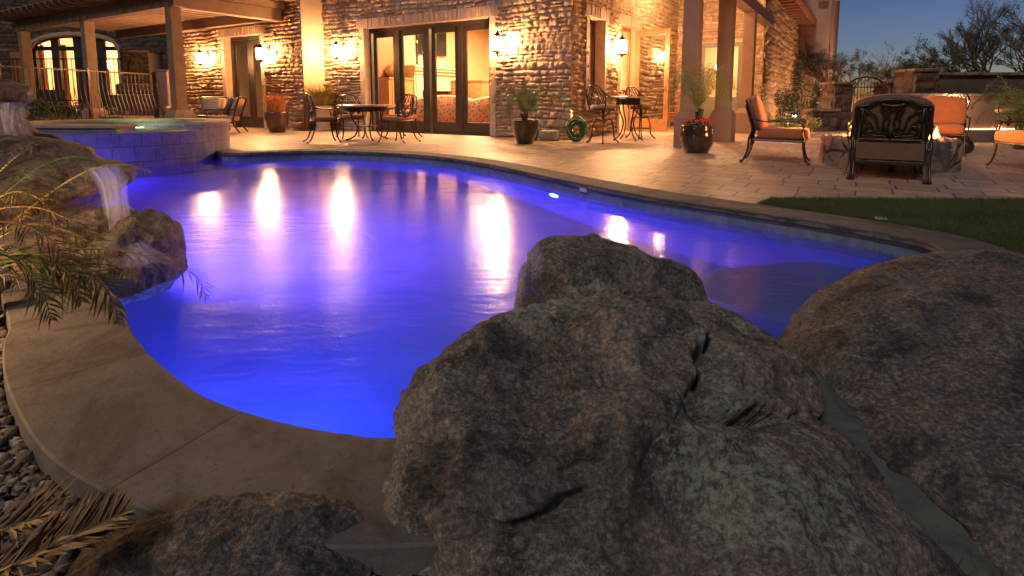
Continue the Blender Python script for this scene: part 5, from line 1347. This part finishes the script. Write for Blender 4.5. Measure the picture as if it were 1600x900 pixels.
# falling water: soft translucent veils
m, N, L, P = newmat('falling_water'); N.remove(P); out = N['Material Output']
uvn = N.new('ShaderNodeTexCoord'); mp = N.new('ShaderNodeMapping'); mp.inputs['Scale'].default_value = (16, 1.2, 1); L.new(uvn.outputs['UV'], mp.inputs[0])
nz = noise(N, L, mp.outputs[0], 1.6, 4, .6); rm = ramp(N, [(.32, .04), (.78, .6)]); L.new(nz.outputs[0], rm.inputs[0])
sp = N.new('ShaderNodeSeparateXYZ'); L.new(uvn.outputs['UV'], sp.inputs[0])
ed = ramp(N, [(0, 0.0), (.22, 1.0), (.78, 1.0), (1.0, 0.0)]); L.new(sp.outputs[0], ed.inputs[0])
vd = ramp(N, [(0, .5), (.1, .9), (.75, 1.0), (1.0, .0)]); L.new(sp.outputs[1], vd.inputs[0])
m1 = N.new('ShaderNodeMath'); m1.operation = 'MULTIPLY'; L.new(rm.outputs[0], m1.inputs[0]); L.new(ed.outputs[0], m1.inputs[1])
m2_ = N.new('ShaderNodeMath'); m2_.operation = 'MULTIPLY'; L.new(m1.outputs[0], m2_.inputs[0]); L.new(vd.outputs[0], m2_.inputs[1])
tr = N.new('ShaderNodeBsdfTransparent'); df = N.new('ShaderNodeBsdfDiffuse'); df.inputs[0].default_value = (.9, .88, .9, 1); tl = N.new('ShaderNodeBsdfTranslucent'); tl.inputs[0].default_value = (.9, .88, .92, 1)
m3 = N.new('ShaderNodeMixShader'); L.new(df.outputs[0], m3.inputs[1]); L.new(tl.outputs[0], m3.inputs[2])
m4 = N.new('ShaderNodeMixShader'); L.new(m2_.outputs[0], m4.inputs[0]); L.new(tr.outputs[0], m4.inputs[1]); L.new(m3.outputs[0], m4.inputs[2]); L.new(m4.outputs[0], out.inputs[0])
M['fall'] = m
def veil(name, rows, seed=0, n=24):
    """rows: list of (left point, right point) from lip to foot"""
    Lp = crom([r[0] for r in rows], 6); Rp = crom([r[1] for r in rows], 6); V = []; F = []; H_ = len(Lp)
    for j in range(H_):
        for i in range(n + 1):
            u = i / n; p = Lp[j].lerp(Rp[j], u); p = p + Vector((0, -.035 * math.sin(math.pi * u) - .012 * math.sin(u * 19 + seed), 0)); V.append(p)
    for j in range(H_ - 1):
        for i in range(n): F.append((j * (n + 1) + i, j * (n + 1) + i + 1, (j + 1) * (n + 1) + i + 1, (j + 1) * (n + 1) + i))
    me = bpy.data.meshes.new(name); me.from_pydata([tuple(v) for v in V], [], F); uv = me.uv_layers.new(name='UVMap')
    for p in me.polygons:
        for l_, vi in zip(p.loop_indices, p.vertices): j, i = divmod(vi, n + 1); uv.data[l_].uv = (i / n, j / (H_ - 1))
    return link(name, me, M['fall'], None, True)
for k, dy in enumerate((0, .06, -.05)):
    o = veil('waterfall', [(D(128, 262, 3.55 + dy), D(190, 258, 3.5 + dy)), (D(150, 285, 3.40 + dy), D(200, 278, 3.36 + dy)), (D(160, 318, 3.34 + dy), D(203, 315, 3.30 + dy)), (D(166, 365, 3.22 + dy), D(212, 355, 3.2 + dy)), (D(168, 380, 3.05 + dy), D(224, 372, 2.98 + dy)), (D(170, 400, 2.92 + dy), D(245, 388, 2.85 + dy)), (D(180, 425, 2.75 + dy), D(275, 405, 2.7 + dy))], k)
    tag(o, kind='structure')
for k, dy in enumerate((0, .08)):
    o = veil('waterfall', [(D(-60, 160, 5.45 + dy), D(46, 160, 5.45 + dy)), (D(-60, 170, 5.36 + dy), D(45, 170, 5.36 + dy)), (D(-60, 190, 5.3 + dy), D(44, 190, 5.3 + dy)), (D(-62, 225, 5.2 + dy), D(60, 222, 5.2 + dy))], 5 + k)
    tag(o, kind='structure')

# ------------------------------------------------------------------ PALM BED, LEFT
# bed of soil heaped behind the coping
def mound(name, x0, x1, y0, y1, f, mat, n=60):
    V = []; F = []
    for j in range(n + 1):
        for i in range(n + 1):
            x = x0 + (x1 - x0) * i / n; y = y0 + (y1 - y0) * j / n; V.append((x, y, f(x, y)))
    V = np.array(V); V[:, 2] += .012 * fbm(V * 9, 4, 3); keep = [f(v[0], v[1]) > -.1 for v in V]
    for j in range(n):
        for i in range(n):
            a = j * (n + 1) + i
            if keep[a] and keep[a + 1] and keep[a + n + 2] and keep[a + n + 1]: F.append((a, a + 1, a + n + 2, a + n + 1))
    return npmesh(name, V, F, mat, None, True)
cl = [O[i] for i in range(0, NL, 3)]
def outside(x, y):
    b = min(range(NL), key=lambda i: (O[i].x - x) ** 2 + (O[i].y - y) ** 2); q = O[b]; t = O[(b + 1) % NL] - O[b - 1]
    nrm = Vector((-t.y, t.x)); nrm.normalize(); return (Vector((x - q.x, y - q.y))).dot(nrm)
def bedf(x, y):
    d = outside(x, y); base = -.06
    if d < 0: return -.12
    return base + min(.22, d * .28) * max(0, min(1, (y - 2.0) / .5)) + min(.02, d * .2)
M['mulch'] = pmat('mulch_and_dry_leaves', (.10, .06, .035), (.05, .032, .02), 14, .95, 0, 1.2, 50, bdist=.03)
tag(mound('planting_bed', -6.5, -1.2, 1.5, 6.8, bedf, M['mulch'], 70), kind='structure')
palm = thing('garden_palm', 'arching green and yellow palm hanging over the left pool edge', 'palm', (0, 0, 0))
def fpx(pts): return [D(*q) for q in pts]
FR = [
 (fpx([(-60, 470, 1.9), (10, 412, 2.0), (90, 392, 2.1), (180, 390, 2.15), (250, 408, 2.15), (305, 430, 2.15), (322, 462, 2.15)]), .20, 30, .007, 'leafd', .25),
 (fpx([(-60, 400, 2.3), (20, 345, 2.4), (95, 290, 2.5), (150, 262, 2.5), (200, 258, 2.5), (232, 268, 2.5)]), .17, 34, .007, 'leafy', .1),
 (fpx([(-50, 430, 1.8), (10, 400, 1.9), (70, 405, 1.95), (110, 430, 1.95), (128, 470, 1.95)]), .20, 30, .014, 'leafy', 0),
 (fpx([(-60, 440, 1.9), (40, 405, 2.0), (120, 415, 2.05), (165, 450, 2.05), (186, 500, 2.05)]), .20, 34, .012, 'leaf', 0),
 (fpx([(-60, 340, 2.0), (-20, 290, 2.0), (20, 250, 2.0), (48, 232, 2.0), (66, 228, 2.0)]), .18, 24, .012, 'leafy', 0),
 (fpx([(-60, 380, 2.3), (-10, 330, 2.3), (60, 325, 2.3), (120, 350, 2.3), (150, 372, 2.3)]), .19, 26, .008, 'leafd', .1),
 (fpx([(-60, 420, 1.7), (0, 398, 1.75), (40, 420, 1.8), (66, 455, 1.8), (80, 500, 1.8)]), .16, 20, .010, 'leaf', 0),
 (fpx([(-60, 350, 2.6), (10, 300, 2.7), (60, 262, 2.8), (110, 245, 2.8), (150, 250, 2.8)]), .2, 26, .008, 'leaf', .1),
 (fpx([(-60, 440, 2.0), (-10, 375, 2.1), (50, 350, 2.2), (130, 372, 2.2), (180, 420, 2.2), (214, 440, 2.2)]), .17, 26, .008, 'leafy', .1),
 (fpx([(-80, 330, 2.0), (-20, 345, 2.0), (40, 352, 2.0), (90, 385, 2.0), (112, 420, 2.0)]), .17, 24, .009, 'leafd', .1),
 (fpx([(-80, 480, 2.3), (-20, 440, 2.3), (20, 430, 2.3), (60, 460, 2.3)]), .2, 20, .010, 'leafd', .1),
 (fpx([(-80, 360, 2.4), (-20, 320, 2.4), (20, 300, 2.4), (60, 310, 2.4), (90, 345, 2.4)]), .2, 26, .010, 'leafy', .1)]
for i, (pts, lf, n, wd, mt, br) in enumerate(FR):
    m_ = MB(); frond(m_, pts, lf * .8, n + 6, wd * .8, .55, .12, .006, 70 + i, .12, bare=br); m_.build('frond', M[mt], palm)
m_ = MB().tube([D(-75, 520, 2.1), D(-70, 440, 2.1)], [.06, .045], 8); m_.build('trunk', M['bark'], palm, True)
point('palm_bed_lamp_light', (-2.5, 1.75, .45), 13, (1.0, .55, .2), .04)
t = thing('garden_spotlight', 'small garden spotlight hidden among the palm leaves', 'garden lamp', (-2.5, 1.82, -.06))
MB().tube([(0, 0, 0), (0, 0, .40)], .01, 6).build('stake', M['iron_d'], t); MB().lathe([(.03, .40), (.035, .44), (.03, .45)], 12).build('lamp_head', M['iron_d'], t)
# dry frond and gravel, bottom left
dry = tag(MB().build('dry_palm_frond', M['leafd']), 'dried brown palm frond lying on the gravel, bottom left corner', 'palm frond')
m_ = MB(); frond(m_, fpx([(-70, 930, .85), (10, 890, .86), (90, 850, .90), (150, 820, .94), (200, 800, .97)]), .11, 46, .011, .2, .45, .006, 5, .02); me = bpy.data.meshes.new('dry_palm_frond'); me.from_pydata(m_.v, [], m_.f); me.materials.append(M['leafd']); dry.data = me
m_ = MB(); frond(m_, fpx([(-70, 860, .95), (-10, 835, .96), (40, 815, .98), (85, 800, 1.0)]), .12, 34, .010, .2, .3, .005, 8, .02); tag(m_.build('dry_palm_frond', M['leafd']), 'smaller dried frond behind the larger one at the left picture edge', 'palm frond')

def scatter_stones(name, n, x0, x1, y0, y1, s0, s1, mat, seed, zf, ok):
    rng = np.random.RandomState(seed); base = np.array([(x, y, z) for x in (-1, 1) for y in (-1, 1) for z in (-1, 1)], float)
    fc = np.array([(0, 1, 3, 2), (4, 6, 7, 5), (0, 4, 5, 1), (2, 3, 7, 6), (0, 2, 6, 4), (1, 5, 7, 3)]); Vs = []; Fs = []; T = []; k = 0
    while k < n:
        x, y = rng.uniform(x0, x1), rng.uniform(y0, y1)
        if not ok(x, y): continue
        s_ = rng.uniform(s0, s1) * rng.choice([.6, 1, 1, 1.4]); v = base * (1 + rng.uniform(-.45, .45, (8, 3))) * np.array([1, rng.uniform(.6, 1), rng.uniform(.35, .8)]) * s_
        a, b = rng.uniform(0, 6.28), rng.uniform(-.6, .6); ca, sa, cb, sb_ = math.cos(a), math.sin(a), math.cos(b), math.sin(b)
        v = v @ np.array([[ca, -sa, 0], [sa, ca, 0], [0, 0, 1]]) @ np.array([[1, 0, 0], [0, cb, -sb_], [0, sb_, cb]])
        Vs.append(v + (x, y, zf(x, y) + rng.uniform(0, s_ * .8))); Fs.append(fc + 8 * k); T.append(np.full(8, rng.uniform(.1, 1))); k += 1
    return npmesh(name, np.concatenate(Vs), np.concatenate(Fs), mat, None, False, col=np.concatenate(T))
M['gravel'] = stonewallmat('crushed_gravel', (.08, .066, .058), (.17, .135, .115), (.36, .32, .29))
g = scatter_stones('gravel', 11000, -2.3, -.15, .7, 2.6, .004, .013, M['gravel'], 4, lambda x, y: -.062, lambda x, y: outside(x, y) > .015)
tag(g, 'loose brown and grey gravel beside the curved coping, left', 'gravel', kind='stuff')
g = scatter_stones('gravel', 1800, -1.0, .4, .55, 1.15, .004, .013, M['gravel'], 6, lambda x, y: -.062, lambda x, y: outside(x, y) > .01)
tag(g, 'gravel at the foot of the big boulder', 'gravel', kind='stuff')
g = scatter_stones('dry_leaf_litter', 2400, -4.2, -1.6, 2.1, 4.4, .006, .02, M['gravel'], 9, bedf, lambda x, y: outside(x, y) > .03)
tag(g, 'stones and litter on the planting bed under the palm', 'ground cover', kind='stuff')

# ------------------------------------------------------------------ GRASS
M['blade'] = pmat('grass_blade', (.045, .072, .018), (.085, .10, .032), 2.2, .6, 0, 0, 10, .3)
def grass(name, label, n, samp, h, w_, seed):
    rng = np.random.RandomState(seed); P_ = samp(rng, n); n = len(P_); a = rng.uniform(0, 6.283, n); hh = h * rng.uniform(.5, 1.15, n); ln = rng.uniform(0, .6, n) * hh; a2 = rng.uniform(0, 6.283, n)
    V = np.zeros((n, 3, 3)); dx, dy = np.cos(a) * w_ * .5, np.sin(a) * w_ * .5
    V[:, 0, 0] = P_[:, 0] - dx; V[:, 0, 1] = P_[:, 1] - dy; V[:, 1, 0] = P_[:, 0] + dx; V[:, 1, 1] = P_[:, 1] + dy
    V[:, 2, 0] = P_[:, 0] + np.cos(a2) * ln; V[:, 2, 1] = P_[:, 1] + np.sin(a2) * ln; V[:, :, 2] = P_[:, 2:3]; V[:, 2, 2] += hh
    o = npmesh(name, V.reshape(-1, 3), np.arange(3 * n).reshape(-1, 3), M['blade'], None, False); return tag(o, label, 'grass', kind='stuff')
def inpoly(P_, poly):
    x, y = P_[:, 0], P_[:, 1]; c = np.zeros(len(P_), bool); n = len(poly)
    for i in range(n):
        a, b = poly[i], poly[i - 1]
        if abs(b[1] - a[1]) < 1e-12: continue
        c ^= ((a[1] > y) != (b[1] > y)) & (x < (b[0] - a[0]) * (y - a[1]) / (b[1] - a[1]) + a[0])
    return c
def samp_lawn(rng, n):
    u = rng.uniform(0, 1, n); Y = 1.6 + 3.6 * u ** .8; X = rng.uniform(1.5, 7, n); P_ = np.stack([X, Y, np.full(n, .004)], 1)
    P_ = P_[P_[:, 0] < P_[:, 1] * .98 + .5]
    pn = P_.copy(); P_ = P_[inpoly(P_, lawn_pts)]; return P_
grass('lawn_grass', 'short green grass of the lawn between coping and paving, right', 260000, samp_lawn, .034, .0035, 3)
grass('grass_tuft', 'dark green grass at the bottom edge between the two big boulders', 2600, lambda r, n: np.stack([r.uniform(.5, 1.05, n), r.uniform(.88, 1.12, n), np.full(n, -.12)], 1), .085, .004, 5)

# ------------------------------------------------------------------ SMALL THINGS AT THE POOL
t = thing('deck_lamp', 'small round pale cap set in the coping by the lawn', 'cap', G(1376, 342, .008)); MB().lathe([(.001, .0), (.045, .0), (.045, .006), (.038, .010), (.001, .010)], 20).build('cap', M['white'], t, True)
p_, n_ = wallpt(908, 288, -.055); t = thing('skimmer_light', 'tiny white fitting in the blue tile band of the far pool wall', 'fitting', p_, math.atan2(n_.y, n_.x)); MB().box(-.01, .01, -.05, .05, -.02, .02, .004).build('plate', M['white'], t)

# ------------------------------------------------------------------ FENCE, LEFT BUILDING
fp0, fp1 = Vector((-10.6, 9.4, 0)), Vector((-9.62, 15.2, 0))
fe = thing('metal_fence', 'dark metal fence with bowed balusters left of the pergola posts', 'fence', fp0, math.atan2(fp1.y - fp0.y, fp1.x - fp0.x))
Lf = (fp1 - fp0).length
MB().box(0, Lf, -.02, .02, 1.50, 1.53, .004).box(0, Lf, -.015, .015, .10, .13, .003).build('rail', M['iron'], fe)
nb_ = 48
for i in range(nb_ + 1):
    x = Lf * i / nb_; m_ = MB()
    if i % 16 == 0: m_.box(x - .03, x + .03, -.03, .03, 0, 1.58, .004).build('post', M['iron'], fe)
    else: m_.tube(crom([(x, 0, 1.5), (x, 0, 1.15), (x, -.05, .85), (x, -.13, .55), (x, -.11, .32), (x, 0, .13)], 4), .008, 5).build('baluster', M['iron'], fe)
t = thing('stone_post', 'pale rendered post where the metal fence ends beside the second pergola post', 'post', (at(260, 15.3), 15.3, 0)); MB().box(-.13, .13, -.13, .13, 0, zt(112, 15.3), .02).build('shaft', M['post'], t); MB().box(-.15, .15, -.15, .15, zt(112, 15.3), zt(109, 15.3), .01).build('post_cap', M['post'], t)
fe2 = thing('metal_fence', 'farther dark fence in front of the arched window', 'fence', (at(0, 19), 19, 0))
L2_ = at(195, 19) - at(0, 19); zf2 = zt(91, 19)
MB().box(0, L2_, -.02, .02, zf2 - .04, zf2, .004).box(0, L2_, -.015, .015, .8, .83).build('rail', M['iron_d'], fe2)
for i in range(31): MB().tube([(L2_ * i / 30, 0, .1), (L2_ * i / 30, 0, zf2)], .012, 4).build('baluster', M['iron_d'], fe2)
wallbox('stone_pillar', 'brown stone pillar right of the arched window', (0, 0, 0), at(196, 20), at(237, 20), 20, 20.8, zt(82, 20))
wallbox('stone_pillar', 'brown stone pillar at the left picture edge behind the fence', (0, 0, 0), at(-20, 20), at(23, 20), 20, 20.8, zt(80, 20))
wg = thing('stone_wing', 'dark stone building with a wide arched window behind the fence, far left', 'house', (0, 24, 0))
ax0, ax1 = at(56, 24), at(192, 24); zs_, zt_, zb_ = zt(75, 24), zt(54, 24), zt(152, 24)
wx0, wx1 = at(-60, 24), at(330, 24)
def archz(x): u = (x - (ax0 + ax1) / 2) / ((ax1 - ax0) / 2); return zs_ + (zt_ - zs_) * math.sqrt(max(0, 1 - u * u))
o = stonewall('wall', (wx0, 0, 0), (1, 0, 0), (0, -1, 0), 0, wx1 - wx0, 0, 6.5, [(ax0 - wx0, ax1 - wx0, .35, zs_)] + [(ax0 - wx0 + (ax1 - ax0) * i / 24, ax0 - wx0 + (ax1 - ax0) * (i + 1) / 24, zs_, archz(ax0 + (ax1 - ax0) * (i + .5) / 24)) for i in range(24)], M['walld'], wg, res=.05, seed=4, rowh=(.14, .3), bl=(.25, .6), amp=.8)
m_ = MB()
m_.tube([(ax0 - .05, -.03, .35), (ax0 - .05, -.03, zs_)] + [(ax0 + (ax1 - ax0) * k / 20, -.03, archz(ax0 + (ax1 - ax0) * k / 20) + .03) for k in range(21)] + [(ax1 + .05, -.03, zs_), (ax1 + .05, -.03, .35)], .10, 6)
m_.build('arch_surround', M['trim'], wg)
fr_ = MB()
fr_.box(ax0, ax1, .12, .2, zs_ - .1, zs_ + .08).tube([(ax0 + (ax1 - ax0) * k / 20, .16, archz(ax0 + (ax1 - ax0) * k / 20) - .05) for k in range(21)], .08, 5)
for px0, px1 in ((50, 60), (84, 96), (119, 133), (152, 167), (188, 195)): fr_.box(at(px0, 24), at(px1, 24), .1, .22, .35, zs_ if px0 in (50, 188) else archz(at((px0 + px1) / 2, 24)) - .05)
fr_.box(ax0, at(96, 24), .12, .2, .35, zt(140, 24)).box(at(152, 24), ax1, .12, .2, .35, zt(150, 24))
wd2 = fr_.build('window', M['frame'], wg)
pn = MB(); n = 20
vs = [(ax0, .17, .4)] + [(ax0 + (ax1 - ax0) * k / n, .17, archz(ax0 + (ax1 - ax0) * k / n)) for k in range(n + 1)] + [(ax1, .17, .4)]
pn.add(vs, [tuple(range(len(vs)))]).build('pane', M['glass'], wd2)
MB().box(ax0 - .8, ax1 + .8, 3.5, 3.6, 0, 4).box(ax0 - .9, ax0 - .8, .4, 3.6, 0, 4).box(ax1 + .8, ax1 + .9, .4, 3.6, 0, 4).box(ax0 - .9, ax1 + .9, .4, 3.6, 4, 4.1).build('room_wall', M['plasterl'], wg)
c_ = MB()
for (pa, pb) in ((62, 68), (95, 103), (186, 190)):
    a_, b_ = at(pa, 24.3), at(pb, 24.3)
    for k in range(8): c_.tube([(a_ + (b_ - a_) * k / 7, .5 + .03 * (k % 2), .2), (a_ + (b_ - a_) * k / 7, .5 + .03 * (k % 2), 3.2)], .035, 6)
c_.build('curtain', M['cush'], wg)
area('wing_room_light', (at(125, 25.5), 25.9, 3.9), 2.0, 110, WARM)
for i, px in enumerate((101, 173)):
    t = thing('lit_table_lamp', ['shaded lamp glowing in the middle of the arched window', 'shaded lamp glowing in the right side of the arched window'][i], 'lamp', (at(px, 25.2), 25.2, 0))
    MB().tube([(0, 0, 0), (0, 0, zt(106, 25.2))], .03, 6).build('stand', M['iron'], t); MB().lathe([(.20, zt(106, 25.2)), (.10, zt(95, 25.2))], 16, closed=False).build('lamp_shade', M['lamp_in'], t)
shrub('shrub', 'bushy green shrub behind the fence, left of the first pergola post', 'shrub', (at(85, 16.5), 16.5, 0), 1500, .9, .5, .5, .09, 71, 'leafk')
shrub('shrub', 'green shrub behind the fence, between the pergola posts', 'shrub', (at(178, 16.5), 16.5, 0), 1000, .5, .4, .35, .08, 72, 'leafk')
t = thing('ornamental_grass', 'wispy grass clump in front of the fence at far left', 'grass clump', (at(95, 12.5), 12.5, 0)); tuft(600, .5, .5, .008, 8, 0, .3).build('foliage', M['leafd'], t)
t = thing('outdoor_grill', 'dark built-in grill cabinet beside the brown stone pillar', 'grill', (at(222, 18), 18, 0))
MB().box(-.9, .9, -.35, .35, 0, 1.0, .02).build('cabinet_body', M['frame'], t); MB().box(-.6, .6, -.34, .3, 1.0, 1.35, .08).build('hood', M['frame'], t, True); MB().tube([(-.5, -.4, 1.12), (.5, -.4, 1.12)], .015, 6).build('handle', M['iron'], t)

# desert hills far off, low on the horizon
V = []; n = 160
for i in range(n + 1):
    x = -300 + 600 * i / n; h = 4 + 5 * vnoise(np.array([[i * .07, 0, 0]]), 3)[0] + 2 * vnoise(np.array([[i * .3, 2, 0]]), 5)[0]
    V += [(x, 330, -1), (x, 350, max(1.0, h)), (x, 390, -1)]
me = bpy.data.meshes.new('hills'); me.from_pydata(V, [], [(i * 3 + k, i * 3 + k + 3, i * 3 + k + 4, i * 3 + k + 1) for i in range(n) for k in (0, 1)])
tag(link('hills', me, M['earth'], None, True), kind='structure')
